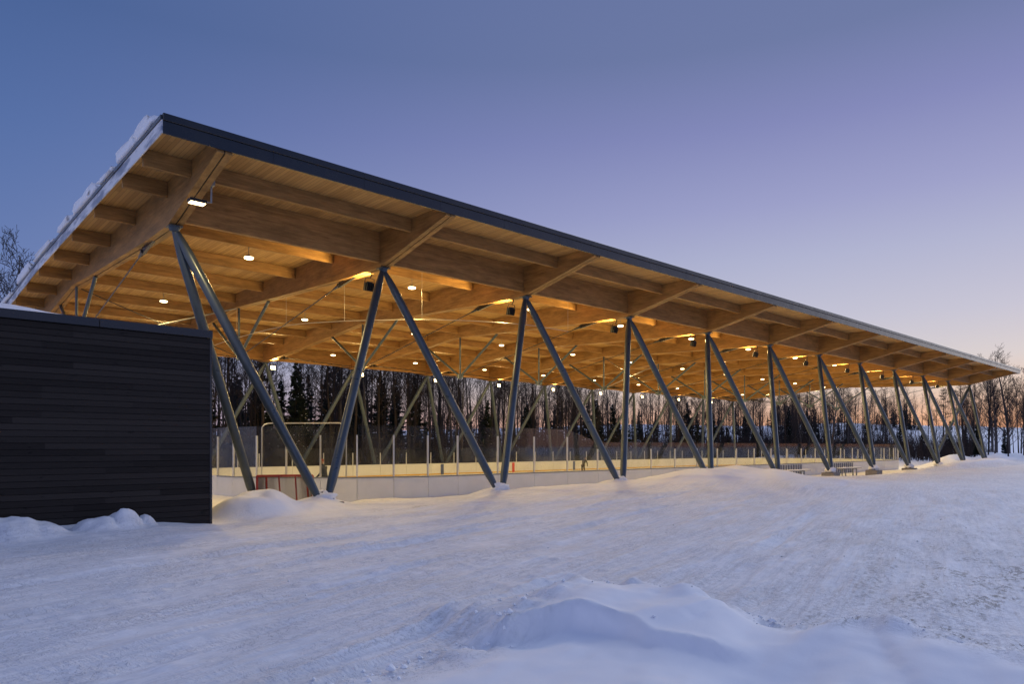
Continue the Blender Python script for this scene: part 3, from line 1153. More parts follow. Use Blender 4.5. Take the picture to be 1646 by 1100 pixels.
mm.build('parapet_cap', M['dark_metal'], bld, origin=(BX1, BY0, BH))
mm = MB()
mm.box((BX0, BY0 + 0.19, BH - 0.16), (BX1 - 0.19, BY1, BH - 0.06))
mm.build('roof', M['black'], bld)
# snow on its roof
nu, nv = 60, 50
V, F = [], []
for j in range(nv + 1):
    for i in range(nu + 1):
        x = BX0 + (BX1 - 0.05 - BX0) * i / nu
        y = BY0 + 0.02 + (BY1 - BY0 - 0.05) * j / nv
        ed = min(1.0, (y - BY0) / 0.9) * min(1.0, max(0.0, (3.95 - x) / 1.9) + 0.0)
        ed = max(0.0, ed) ** 0.7
        h = ed * (0.30 + 0.10 * mnoise.fractal(Vector((x * 0.5, y * 0.5, 3)), 1.0, 2.0, 3))
        V.append((x, y, BH + h - 0.02 + (0 if ed > 0 else -0.04)))
for j in range(nv):
    for i in range(nu):
        a = j * (nu + 1) + i
        F.append((a, a + 1, a + nu + 2, a + nu + 1))
mm = MB()
mm.add(V, F)
o = mm.build('roof_snow', M['snow'], None, smooth=True, origin=(0, BY0, BH))
tag(o, 'smooth mound of snow on the flat roof of the black shed', 'snow')

# ------------------------------------------------------------------ rink
ICE_Z = -0.52


def ztop(y):
    return 0.62 - 0.13 * (y - RY0) / (RY1 - RY0)


def round_path():
    """list of (point, tangent, length) pieces round the rink, starting at the near side going +X"""
    P = []

    def straight(a, c, n):
        for k in range(n):
            P.append((a[0] + (c[0] - a[0]) * k / n, a[1] + (c[1] - a[1]) * k / n))

    def arc(cx, cy, a0, n):
        for k in range(n):
            t = R(a0 + 90 * k / n)
            P.append((cx + RRAD * math.cos(t), cy + RRAD * math.sin(t)))
    sx0, sx1, sy0, sy1 = RX0 + RRAD, RX1 - RRAD, RY0 + RRAD, RY1 - RRAD
    straight((sx0, RY0), (sx1, RY0), 22)
    arc(sx1, sy0, -90, 8)
    straight((RX1, sy0), (RX1, sy1), 3)
    arc(sx1, sy1, 0, 8)
    straight((sx1, RY1), (sx0, RY1), 22)
    arc(sx0, sy1, 90, 8)
    straight((RX0, sy1), (RX0, sy0), 3)
    arc(sx0, sy0, 180, 8)
    return P


def inset(poly, d):
    cx = [p[0] for p in poly]
    out = []
    n = len(poly)
    for i in range(n):
        a, c = Vector(poly[i - 1]).to_2d() if False else poly[i - 1], poly[(i + 1) % n]
        tx, ty = c[0] - a[0], c[1] - a[1]
        l_ = math.hypot(tx, ty)
        out.append((poly[i][0] - ty / l_ * d, poly[i][1] + tx / l_ * d))
    return out


RP = round_path()
ip = inset(RP, 0.12)
m = MB()
cxy = ((RX0 + RX1) / 2, (RY0 + RY1) / 2, ICE_Z)
m.add([cxy] + [(x, y, ICE_Z) for x, y in ip], [(0, i + 1, (i + 1) % len(ip) + 1) for i in range(len(ip))])
tag(m.build('ice', M['ice'], None, origin=cxy), kind='structure')

rink = thing('rink_boards', (47.0, 39.0, ICE_Z), 'white hockey rink boards with clear glass standing round the ice', 'rink boards')
glass_m = M['glass']
NRP = len(RP)
TALL_X = 30.4


def p_kind(x, y):
    """(post height, glass height) above the board top"""
    if y > RY1 - 3.0:
        return (1.0, 1.38)
    if y < RY0 + 6 and x > TALL_X:
        return (1.24, 1.64)
    if x > 60:
        return (1.1, 1.5)
    if y > 42:
        return (1.1, 1.5)
    return (1.92, 2.36)


for i in range(NRP):
    a, c = Vector((*RP[i], 0)), Vector((*RP[(i + 1) % NRP], 0))
    tv = (c - a)
    ln = tv.length
    tv.normalize()
    nv_ = Vector((-tv.y, tv.x, 0))            # towards the ice
    mid = (a + c) / 2
    za, zb_ = ztop(a.y), ztop(c.y)
    zm = (za + zb_) / 2
    sl = Vector((0, 0, (zb_ - za) / 2))
    g = 0.011
    zlo = -1.1
    m = MB()
    hz = (zm - 0.06 - zlo) / 2
    m.obox(mid + nv_ * 0.06 + Vector((0, 0, zlo + hz)), tv * (ln / 2 - g), nv_ * 0.05, Vector((0, 0, hz)))
    pan = m.build('board_panel', M['white_board'], rink, origin=(mid.x, mid.y, zlo))
    m = MB()
    m.obox(mid + nv_ * 0.06 + Vector((0, 0, zm - 0.028)), tv * (ln / 2 - 0.002) + sl, nv_ * 0.075, Vector((0, 0, 0.028)))
    m.build('cap_rail', M['grey_rail'] if mid.y < RY0 + 9 else M['white_board'], pan)
    m = MB()
    m.obox(mid + nv_ * 0.118 + Vector((0, 0, ICE_Z + 0.06)), tv * (ln / 2 - g), nv_ * 0.006, Vector((0, 0, 0.05)))
    m.build('kick_plate', M['yellow'], pan)
    if mid.y < RY0 + 1 and (53.3 < mid.x < 57.8 or 63.0 < mid.x < 68.6):
        nst = 6
        for k in range(nst):
            q = a + tv * (ln * (k + 0.5) / nst)
            m = MB()
            m.obox(q - nv_ * 0.035 + Vector((0, 0, (zm + zlo) / 2 - 0.05)), tv * 0.085, nv_ * 0.03, Vector((0, 0, (zm - zlo) / 2 - 0.06)))
            m.build('stud', M['grey_rail'], pan)
    # ice lines carried up the boards
    for xl, key, hw in ((46.4, 'red_line', 0.16), (37.7, 'blue_line', 0.17), (55.2, 'blue_line', 0.17)):
        lo, hi = min(a.x, c.x), max(a.x, c.x)
        if abs(tv.y) < 0.01 and lo <= xl < hi:
            m = MB()
            hh = (zm - 0.06 - ICE_Z) / 2
            m.obox(Vector((xl, mid.y, ICE_Z + hh)) + nv_ * 0.118, Vector((hw, 0, 0)), nv_ * 0.012, Vector((0, 0, hh)))
            m.build('line_mark', M[key], pan)
    # post at a, glass along the piece
    ph, gh = p_kind(a.x, a.y)
    m = MB()
    m.obox(a + nv_ * 0.06 + Vector((0, 0, za + ph / 2)), tv * 0.032, nv_ * 0.04, Vector((0, 0, ph / 2)))
    m.build('glass_post', M['post'], rink, origin=(a.x, a.y, za))
    _, g1 = p_kind(mid.x, mid.y)
    m = MB()
    if abs(tv.y) < 0.01 and mid.y < RY0 + 1 and min(a.x, c.x) <= TALL_X < max(a.x, c.x):
        ga, gb = 2.36, 1.64
    else:
        ga = gb = g1
    for off in (0.055, 0.067):
        pass
    A, C = a + nv_ * 0.06 + tv * 0.034, c + nv_ * 0.06 - tv * 0.034
    th = nv_ * 0.006
    vs = [A - th + Vector((0, 0, za + 0.002)), C - th + Vector((0, 0, zb_ + 0.002)), C - th + Vector((0, 0, zb_ + gb)), A - th + Vector((0, 0, za + ga)),
          A + th + Vector((0, 0, za + 0.002)), C + th + Vector((0, 0, zb_ + 0.002)), C + th + Vector((0, 0, zb_ + gb)), A + th + Vector((0, 0, za + ga))]
    m.add(vs, [(0, 1, 2, 3), (7, 6, 5, 4), (0, 4, 5, 1), (1, 5, 6, 2), (2, 6, 7, 3), (3, 7, 4, 0)])
    m.build('glass_pane', glass_m, rink, origin=(mid.x, mid.y, zm))
# gate frame of bent pipe on the near corner
gp = []
A, C = Vector((13.35, 32.2, 0)), Vector((16.05, 29.1, 0))
for t_, z in ((0, 0.6), (0, 2.9), (0.03, 3.04), (0.08, 3.1), (0.92, 3.1), (0.97, 3.04), (1, 2.9), (1, 0.6)):
    q = A + (C - A) * t_
    gp.append((q.x, q.y, z))
m = MB()
m.tube(gp, 0.03, 8)
smooth_by_angle(m.build('gate_frame', M['post'], rink))

# net rope hung in a curve over the near corner, with droppers
rope = thing('net_rope', (15.2, 44.0, 8.2), 'pale steel rope curving under the roof above the near rink corner', 'rope')
rp = [(15.2, 44), (15.1, 40), (15.45, 34.2), (16.75, 31.4), (17.95, 29.85), (19.6, 28.1), (21.6, 26.75), (24.4, 25.75), (27.4, 25.7)]
cr = []
for i in range(len(rp) - 1):
    p0, p1, p2, p3 = [Vector((*rp[max(0, min(len(rp) - 1, i + k))], 0)) for k in (-1, 0, 1, 2)]
    for s_ in range(6):
        t_ = s_ / 6
        q = 0.5 * ((2 * p1) + (p2 - p0) * t_ + (2 * p0 - 5 * p1 + 4 * p2 - p3) * t_ * t_ + (3 * p1 - p0 - 3 * p2 + p3) * t_ ** 3)
        cr.append((q.x, q.y, 8.2))
cr.append((*rp[-1], 8.2))
m = MB()
m.tube(cr, 0.016, 6)
m.build('rope', M['steel_rope'], rope)
for (x, y) in ((15.12, 40.0), (15.45, 34.2), (17.0, 31.0), (19.6, 28.1), (24.4, 25.75), (27.4, 25.7)):
    m = MB()
    m.tube([(x, y, 8.2), (x, y, zt(y, 10.68))], 0.007, 5)
    m.build('dropper', M['steel_rope'], rope)

# ------------------------------------------------------------------ lamps


def ordinal(i):
    return ['first', 'second', 'third', 'fourth', 'fifth', 'sixth', 'seventh', 'eighth', 'ninth', 'tenth', 'eleventh', 'twelfth'][i]


def add_light(name, parent, loc, aim, size, watt):
    ld = bpy.data.lights.get(name) or bpy.data.lights.new(name, 'AREA')
    ld.shape = 'DISK'
    ld.size = size
    ld.energy = watt
    ld.color = LAMP_COL
    lo = bpy.data.objects.new(name, ld)
    COL.objects.link(lo)
    lo.parent = parent
    lo.location = Vector(loc) - world_loc(parent)
    lo.rotation_euler = Vector(aim).to_track_quat('-Z', 'Y').to_euler()
    return lo


def pendant(x, y, z, stem_top, label):
    t = thing('pendant_lamp', (x, y, z), label, 'lamp', 'pendant lamps under the timber roof')
    m = MB()
    m.tube([(x, y, z), (x, y, z + 0.035), (x, y, z + 0.05), (x, y, z + 0.055), (x, y, z + 0.11)], [0.185, 0.185, 0.16, 0.07, 0.05], 16)
    smooth_by_angle(m.build('housing', M['galv'], t))
    m = MB()
    m.tube([(x, y, z + 0.10), (x, y, stem_top)], 0.014, 6)
    m.build('stem', M['galv'], t)
    m = MB()
    m.tube([(x, y, z - 0.075), (x, y, z - 0.055), (x, y, z - 0.004)], [0.13, 0.18, 0.183], 16)
    smooth_by_angle(m.build('lens', M['lens'], t))
    add_light('pendant_light', t, (x, y, z - 0.085), (0, 0, -1), 0.26, PEND_W)
    return t


first = {}
row_y = {0: 28.45, 1: 40.0, 2: 51.55}
row_n = {0: 'row nearest the car park', 1: 'middle row', 2: 'row nearest the forest'}
for rw in range(3):
    y = row_y[rw] - (0.0 if rw == 1 else 0.0)
    for i in range(NT_ - 1):
        x = XS[i] + 4.0
        lb = 'round lit pendant lamp in the %s bay, %s' % (ordinal(i), row_n[rw])
        zp = zt(y, 9.78)
        if not first:
            first['p'] = pendant(x, y, zp, zt(y, 10.2), lb)
            P0 = Vector((x, y, zp))
        else:
            t = copy_tree(first['p'])
            t.location = (x, y, zp)
            t['label'] = lb


def floodlight(loc, aim, label, stem_to):
    t = thing('flood_light', loc, label, 'lamp', 'floodlights beside the column heads')
    L0 = Vector(loc)
    f = Vector(aim).normalized()
    sd = f.cross(Vector((0, 0, 1))).normalized()
    up = sd.cross(f).normalized()
    m = MB()
    m.obox(L0, f * 0.07, sd * 0.21, up * 0.17)
    for k in range(5):
        m.obox(L0 - f * 0.10 + sd * (-0.16 + 0.08 * k), f * 0.04, sd * 0.012, up * 0.15)
    m.obox(L0 - f * 0.02 + up * 0.19, f * 0.05, sd * 0.12, up * 0.03)
    m.build('housing', M['black'], t)
    m = MB()
    m.obox(L0 + f * 0.078, f * 0.008, sd * 0.185, up * 0.145)
    m.build('lens', M['lens'], t)
    m = MB()
    top = Vector(stem_to)
    m.tube([L0 + up * 0.1 - sd * 0.235, L0 + up * 0.34 - sd * 0.20, L0 + up * 0.36, L0 + up * 0.34 + sd * 0.20, L0 + up * 0.1 + sd * 0.235], 0.016, 6)
    m.tube([L0 + up * 0.35, Vector((top.x, top.y, (L0 + up * 0.35).z + 0.12)), top], 0.024, 6)
    m.build('bracket', M['dark_metal'], t)
    add_light('flood_light_source', t, L0 + f * 0.10, f, 0.3, FLOOD_W)
    return t


fl0 = floodlight((XS[1] - 0.05, 25.65, zt(25.6, 8.70)), (0.0, 0.86, 0.22), 'black floodlight hanging by the head of the second near column', (XS[1], 25.5, 9.31))
ff0 = floodlight((XS[1] + 0.1, 54.2, zt(54.2, 8.72)), (0.0, -0.90, 0.16), 'lit floodlight below the head of the second far column', (XS[1] + 0.1, 54.3, zt(54.3, 9.30)))
for i in range(2, NT_ - 1):
    t = copy_tree(fl0, None, (SP * (i - 1), 0, 0))
    t['label'] = 'black floodlight hanging by the head of the %s near column' % ordinal(i)
    t = copy_tree(ff0, None, (SP * (i - 1), 0, 0))
    t['label'] = 'lit floodlight below the head of the %s far column' % ordinal(i)
# the flood clamped on the overhang of the first beam
t = thing('flood_light', (XS[0] - 0.05, 21.95, 9.42), 'lit rectangular floodlight clamped under the overhang of the first beam', 'lamp')
m = MB()
L0 = Vector((XS[0] - 0.14, 21.95, 9.40))
m.obox(L0, (0.24, 0, 0), (0, 0.15, 0), (0, 0, 0.05))
m.build('housing', M['black'], t)
m = MB()
m.obox(L0 + Vector((0, 0, -0.056)), (0.215, 0, 0), (0, 0.13, 0), (0, 0, 0.007))
m.build('lens', M['lens'], t)
m = MB()
m.tube([(XS[0] + 0.10, 21.95, 9.44), (XS[0] + 0.28, 21.95, 9.46), (XS[0] + 0.28, 21.95, 10.0)], 0.03, 8)
m.box((XS[0] + 0.22, 21.8, 9.95), (XS[0] + 0.34, 22.1, 10.1))
m.build('bracket', M['galv'], t)
add_light('flood_light_down', t, L0 + Vector((0, 0, -0.07)), (0, 0, -1), 0.3, FLOOD_W * 0.5)

for i in range(NT_ - 1):
    xx = xb + SP * i
    o = lumpy('snow_heap', (xx + 0.02, YB + 0.02, 0.16 + 0.10), (0.40, 0.34, 0.24), 40 + i, e=0.95, amp=0.5)
    tag(o, 'snow heap between the two legs at the %s near column base' % ordinal(i), 'snow heap', 'snow heaps on the near column bases')

# ------------------------------------------------------------------ goal net by the corner
gn = thing('hockey_goal', (11.3, 25.0, -0.42), 'red framed hockey goal with white netting beside the slanting column', 'goal')


def goal():
    ang = R(-32)
    ux, uy = Vector((math.cos(ang), math.sin(ang), 0)), Vector((-math.sin(ang), math.cos(ang), 0))
    o = Vector((11.25, 25.0, -0.36))

    def P(a, b_, c):
        return o + ux * a + uy * b_ + Vector((0, 0, c))
    hw, h, dt, db = 1.0, 1.27, 0.5, 1.1
    posts = [([P(-hw, 0, 0), P(-hw, 0, h)], 'post'), ([P(hw, 0, 0), P(hw, 0, h)], 'post'), ([P(-hw, 0, h), P(hw, 0, h)], 'crossbar'),
             ([P(-hw, 0, h), P(-hw * 0.8, dt * 0.7, h), P(-hw * .45, dt, h), P(hw * .45, dt, h), P(hw * 0.8, dt * 0.7, h), P(hw, 0, h)], 'top_frame'),
             ([P(-hw, 0, 0.03), P(-hw * .92, db * 0.6, 0.03), P(-hw * .5, db, 0.03), P(hw * .5, db, 0.03), P(hw * .92, db * 0.6, 0.03), P(hw, 0, 0.03)], 'base_frame'),
             ([P(-hw * .3, dt, h), P(-hw * .3, db, 0.03)], 'brace'), ([P(hw * .3, dt, h), P(hw * .3, db, 0.03)], 'brace'),
             ([P(-hw * .74, dt * .78, h), P(-hw * .78, db * .75, 0.03)], 'upright'), ([P(hw * .74, dt * .78, h), P(hw * .78, db * .75, 0.03)], 'upright')]
    for pts, nm in posts:
        mm = MB()
        mm.tube(pts, 0.044 if nm in ('post', 'crossbar', 'upright') else 0.03, 8)
        smooth_by_angle(mm.build(nm, M['red'], gn))
    # netting: diamond cords on back and sides
    mm = MB()

    def surf(u, v):
        # u runs round from left post over the back to the right post, v from ground to top
        top = [P(-hw, 0, h), P(-hw * 0.8, dt * 0.7, h), P(-hw * .45, dt, h), P(hw * .45, dt, h), P(hw * 0.8, dt * 0.7, h), P(hw, 0, h)]
        bot = [P(-hw, 0, 0.03), P(-hw * .92, db * 0.6, 0.03), P(-hw * .5, db, 0.03), P(hw * .5, db, 0.03), P(hw * .92, db * 0.6, 0.03), P(hw, 0, 0.03)]
        f = u * 5
        k = min(4, int(f))
        f -= k
        return (bot[k] * (1 - f) + bot[k + 1] * f) * (1 - v) + (top[k] * (1 - f) + top[k + 1] * f) * v
    n_u, n_v = 44, 16
    for i in range(-n_v, n_u + 1):
        for dirn in (1, -1):
            pts = []
            for j in range(0, n_v + 1):
                u = (i + j) / n_u if dirn > 0 else (i + n_v - j) / n_u
                if 0 <= u <= 1:
                    pts.append(surf(u, j / n_v))
            if len(pts) > 1:
                mm.tube(pts, 0.0105, 3, cap=False)
    o2 = mm.build('netting', M['net'], gn)
    o2['kind'] = 'stuff'


goal()

# ------------------------------------------------------------------ benches


def bench(cx, cy, ln, label):
    z0 = gz(cx, cy)
    zt_ = 0.24
    t = thing('bench', (cx, cy, z0), label, 'bench', 'snowy benches in front of the far boards')
    m = MB()
    for k in (-1, 0, 1):
        m.bbox((cx - ln / 2, cy + k * 0.15 - 0.065, zt_ - 0.05), (cx + ln / 2, cy + k * 0.15 + 0.065, zt_), 0.008)
    m.build('seat', M['galv'], t)
    for s_ in (-1, 1):
        m = MB()
        xx = cx + s_ * ln * 0.27
        m.box((xx - 0.05, cy - 0.18, z0 - 0.2), (xx + 0.05, cy - 0.10, zt_ - 0.05))
        m.box((xx - 0.05, cy + 0.10, z0 - 0.2), (xx + 0.05, cy + 0.18, zt_ - 0.05))
        m.box((xx - 0.04, cy - 0.10, zt_ - 0.12), (xx + 0.04, cy + 0.10, zt_ - 0.055))
        m.build('leg', M['grey_rail'], t)
    m = MB()
    V, F = [], []
    n = 24
    for i in range(n + 1):
        x = cx - ln / 2 + ln * i / n
        h = 0.07 + 0.03 * mnoise.noise(Vector((x * 1.3, cy, 2)))
        for y, z in ((-0.23, 0.003), (-0.19, h * .8), (0, h), (0.19, h * .8), (0.23, 0.003)):
            V.append((x, cy + y, zt_ + z))
    for i in range(n):
        for j in range(4):
            a = i * 5 + j
            F.append((a, a + 1, a + 6, a + 5))
    F += [(0, 1, 2, 3, 4), tuple(n * 5 + k for k in (4, 3, 2, 1, 0))]
    m.add(V, F)
    m.build('snow_cover', M['snow'], t, smooth=True)


bench(50.2, 24.1, 4.2, 'snow-topped bench between the fifth and sixth column bases')
bench(59.6, 24.0, 4.0, 'snow-topped bench between the sixth and seventh column bases')

# ------------------------------------------------------------------ skaters


def skin_body(name, joints, bones, radii, mat, parent, sub=1):
    me = bpy.data.meshes.new(name)
    me.from_pydata([tuple(j) for j in joints], bones, [])
    o = bpy.data.objects.new(name, me)
    COL.objects.link(o)
    me.materials.append(mat)
    md = o.modifiers.new('skin', 'SKIN')
    md.use_smooth_shade = True
    for v, r_ in zip(me.skin_vertices[0].data, radii):
        v.radius = (r_, r_) if isinstance(r_, (int, float)) else r_
    me.skin_vertices[0].data[0].use_root = True
    s = o.modifiers.new('sub', 'SUBSURF')
    s.levels = s.render_levels = sub
    o.parent = parent
    return o


def skater(x, y, face, lean, label, jac, leg_m, cap_m, scale=1.0):
    t = thing('person', (x, y, ICE_Z), label, 'person')
    t.rotation_euler = (0, 0, R(face))
    t.scale = (scale,) * 3
    # local frame: +X forward, Z up; body one continuous surface
    ln = lean
    pel = (0.0, 0, 0.92)
    wa = (0.05 * ln, 0, 1.08)
    ch = (0.16 * ln, 0, 1.32)
    nk = (0.24 * ln, 0, 1.50)
    hd = (0.29 * ln, 0, 1.58)
    J = [pel, wa, ch, nk, hd,
         (0, 0.10, 0.90), (0.12, 0.13, 0.50), (-0.02, 0.15, 0.10), (0.15, 0.16, 0.06),
         (0, -0.10, 0.90), (0.06, -0.13, 0.50), (-0.22, -0.17, 0.12), (-0.06, -0.18, 0.07),
         (0.17 * ln, 0.19, 1.40), (0.24 * ln, 0.27, 1.14), (0.24 * ln + .20, 0.20, 0.98), (0.24 * ln + .29, 0.17, 0.93),
         (0.17 * ln, -0.19, 1.40), (0.20 * ln, -0.28, 1.14), (0.20 * ln + .18, -0.22, 0.96), (0.20 * ln + .27, -0.19, 0.91)]
    B = [(0, 1), (1, 2), (2, 3), (3, 4), (0, 5), (5, 6), (6, 7), (7, 8), (0, 9), (9, 10), (10, 11), (11, 12), (2, 13), (13, 14), (14, 15), (15, 16), (2, 17), (17, 18), (18, 19), (19, 20)]
    Rr = [(.15, .12), (.15, .115), (.18, .125), .065, .055, .095, .068, .05, .05, .095, .068, .05, .05, .075, .056, .042, .04, .075, .056, .042, .04]
    skin_body('body', J, B, Rr, jac, t)
    # trousers as a separate garment over the legs
    skin_body('trousers', [pel, J[5], J[6], J[7], J[9], J[10], J[11]], [(0, 1), (1, 2), (2, 3), (0, 4), (4, 5), (5, 6)], [(.16, .13), .108, .08, .065, .108, .08, .065], leg_m, t)
    # head
    m = MB()
    nu, nv = 16, 12
    V, F = [], []
    for j in range(nv + 1):
        ph = -math.pi / 2 + math.pi * j / nv
        for i in range(nu):
            th = 2 * math.pi * i / nu
            cx, cy, cz = math.cos(ph) * math.cos(th), math.cos(ph) * math.sin(th), math.sin(ph)
            jaw = 1 - 0.22 * max(0, -cz)
            nose = 0.022 * math.exp(-((th if th < math.pi else th - 2 * math.pi) / 0.22) ** 2 - ((cz + 0.12) / 0.18) ** 2)
            V.append((hd[0] + 0.03 + (0.098 * jaw + nose) * cx, 0.076 * jaw * cy, hd[2] + 0.085 + 0.118 * cz))
    for j in range(nv):
        for i in range(nu):
            i2 = (i + 1) % nu
            F.append((j * nu + i, j * nu + i2, (j + 1) * nu + i2, (j + 1) * nu + i))
    m.add(V, F)
    o = bpy.data.objects.new('head', m.mesh('head', M['skin'], smooth=True))
    COL.objects.link(o)
    o.parent = t
    m = MB()
    for s_ in (-1, 1):
        m.tube([(hd[0] + 0.118, s_ * 0.032, hd[2] + 0.10), (hd[0] + 0.124, s_ * 0.032, hd[2] + 0.10)], 0.011, 8)
        m.obox((hd[0] + 0.035, s_ * 0.078, hd[2] + 0.08), (0.02, 0, 0), (0, 0.008, 0), (0, 0, 0.03))
    m.obox((hd[0] + 0.118, 0, hd[2] + 0.025), (0.006, 0, 0), (0, 0.022, 0), (0, 0, 0.005))
    o = bpy.data.objects.new('face', m.mesh('face', M['hair']))
    COL.objects.link(o)
    o.parent = t
    # knitted cap
    V2 = []
    sel = []
    m = MB()
    for j in range(nv // 2 + 1):
        ph = 0.15 + (math.pi / 2 - 0.15) * j / (nv // 2)
        for i in range(nu):
            th = 2 * math.pi * i / nu
            V2.append((hd[0] + 0.024 + 0.112 * math.cos(ph) * math.cos(th), 0.092 * math.cos(ph) * math.sin(th), hd[2] + 0.10 + 0.125 * math.sin(ph)))
    F2 = [(j * nu + i, j * nu + (i + 1) % nu, (j + 1) * nu + (i + 1) % nu, (j + 1) * nu + i) for j in range(nv // 2) for i in range(nu)]
    m.add(V2, F2)
    o = bpy.data.objects.new('cap', m.mesh('cap', cap_m, smooth=True))
    COL.objects.link(o)
    o.parent = t
    # hands with fingers, curled round the stick
    for hj, s_ in ((16, 1), (20, -1)):
        h0 = Vector(J[hj])
        joints = [h0 - Vector((0.03, 0, -0.02)), h0 + Vector((0.03, 0, -0.03))]
        bn = [(0, 1)]
        rr = [.03, .036]
        for k in range(4):
            b0 = len(joints)
            yy = (k - 1.5) * 0.018
            joints += [h0 + Vector((0.055, yy, -0.035)), h0 + Vector((0.085 - 0.004 * abs(k - 1.5), yy, -0.06)), h0 + Vector((0.07, yy, -0.085))]
            bn += [(1, b0), (b0, b0 + 1), (b0 + 1, b0 + 2)]
            rr += [.0095, .009, .008]
        b0 = len(joints)
        joints += [h0 + Vector((0.03, -s_ * 0.04, -0.045)), h0 + Vector((0.06, -s_ * 0.045, -0.07))]
        bn += [(1, b0), (b0, b0 + 1)]
        rr += [.011, .009]
        skin_body('hand', joints, bn, rr, M['cloth_dark'], t, 1)
    # skates
    for fj in (8, 12):
        f0 = Vector(J[fj])
        m = MB()
        m.obox((f0.x - 0.10, f0.y, max(0.075, f0.z + 0.03)), (0.13, 0, 0), (0, 0.042, 0), (0, 0, 0.045))
        m.obox((f0.x - 0.16, f0.y, max(0.15, f0.z + 0.11)), (0.055, 0, 0.0), (0, 0.045, 0), (0, 0, 0.07))
        m.obox((f0.x - 0.09, f0.y, 0.018), (0.14, 0, 0), (0, 0.004, 0), (0, 0, 0.018))
        o = bpy.data.objects.new('skate', m.mesh('skate', M['black']))
        COL.objects.link(o)
        o.parent = t
    return t


skater(16.15, 31.35, 130, 0.45, 'person in a navy jacket and rust cap on the ice behind the column', M['cloth_blue'], M['cloth_dark'], M['cap_red'], 1.07)
skater(46.3, 41.6, 20, 2.2, 'small hunched skater in olive grey far across the ice', M['cloth_grey'], M['cloth_dark'], M['cloth_dark'], 0.90)

# hockey stick of the nearer skater
st = thing('hockey_stick', (15.6, 32.2, ICE_Z), 'hockey stick held by the skater in navy', 'stick')
m = MB()
hx, hy_ = 16.15 + math.cos(R(130)) * 0.42, 31.35 + math.sin(R(130)) * 0.5
m.obox((hx - 0.10, hy_ + 0.12, ICE_Z + 0.60), (0.015, 0, 0), (0, 0.012, 0), (-0.28, 0.33, -0.56))
m.build('shaft', M['wood_x'], st)
m = MB()
m.obox((hx - 0.50, hy_ + 0.58, ICE_Z + 0.045), (-0.12, 0.14, 0), (0.01, 0.008, 0), (0, 0, 0.04))
m.build('blade', M['black'], st)

# ------------------------------------------------------------------ trees
rg = random.Random(5)


def rvec(r_):
    while True:
        v = Vector((r_.uniform(-1, 1), r_.uniform(-1, 1), r_.uniform(-1, 1)))
        if 0.05 < v.length < 1:
            return v.normalized()


def gen_bare(seed, H, clear, nb, spread, wob=0.05, up=0.5, rad=0.16, lvmax=3):
    r_ = random.Random(seed)
    trunk, crown = MB(), MB()

    def grow(p, d, ln, r0, lv):
        n = 6 if lv == 0 else (4 if lv == 1 else 3 if lv == 2 else 2)
        pts, rads = [p.copy()], [r0]
        q, dd = p.copy(), d.copy()
        for k in range(n):
            dd = (dd + rvec(r_) * (wob if lv == 0 else 0.20) + Vector((0, 0, 0.10 * up if lv else 0.02))).normalized()
            q = q + dd * (ln / n)
            pts.append(q.copy())
            rads.append(max(r0 * (1 - (k + 1) / n * (0.9 if lv else 0.88)), 0.012))
        tgt = trunk if lv == 0 else crown
        if lv == 1 and r0 > 0.05:
            tgt = trunk
        tgt.tube(pts, rads, 7 if lv == 0 else (4 if lv == 1 else 3), cap=False)
        if lv >= lvmax:
            return
        cnt = [nb, 7, 4][lv]
        for k in range(cnt):
            f = (clear + (1 - clear) * ((k + r_.random()) / cnt) ** 0.9) if lv == 0 else 0.2 + 0.78 * (k + r_.random()) / cnt
            f = min(0.985, f)
            i = min(n - 1, int(f * n))
            g = f * n - i
            pos = pts[i].lerp(pts[i + 1], g)
            rr = rads[i] * (1 - g) + rads[i + 1] * g
            tang = (pts[i + 1] - pts[i]).normalized()
            side = rvec(r_)
            side = (side - tang * side.dot(tang)).normalized()
            if lv == 0:
                nd = (side * r_.uniform(0.6, 1.0) * spread + Vector((0, 0, up)) + tang * 0.25).normalized()
                l2 = H * (0.34 - 0.22 * (f - clear) / (1 - clear + 1e-6)) * r_.uniform(0.6, 1.15) * (0.6 + 0.5 * spread)
            else:
                nd = (side * 0.75 + tang * 0.8 + Vector((0, 0, 0.25 * up))).normalized()
                l2 = ln * r_.uniform(0.32, 0.55)
            grow(pos, nd, l2, max(rr * r_.uniform(0.35, 0.55), 0.014), lv + 1)
    grow(Vector((0, 0, -0.5)), Vector((0, 0, 1)), H + 0.5, rad, 0)
    return trunk, crown


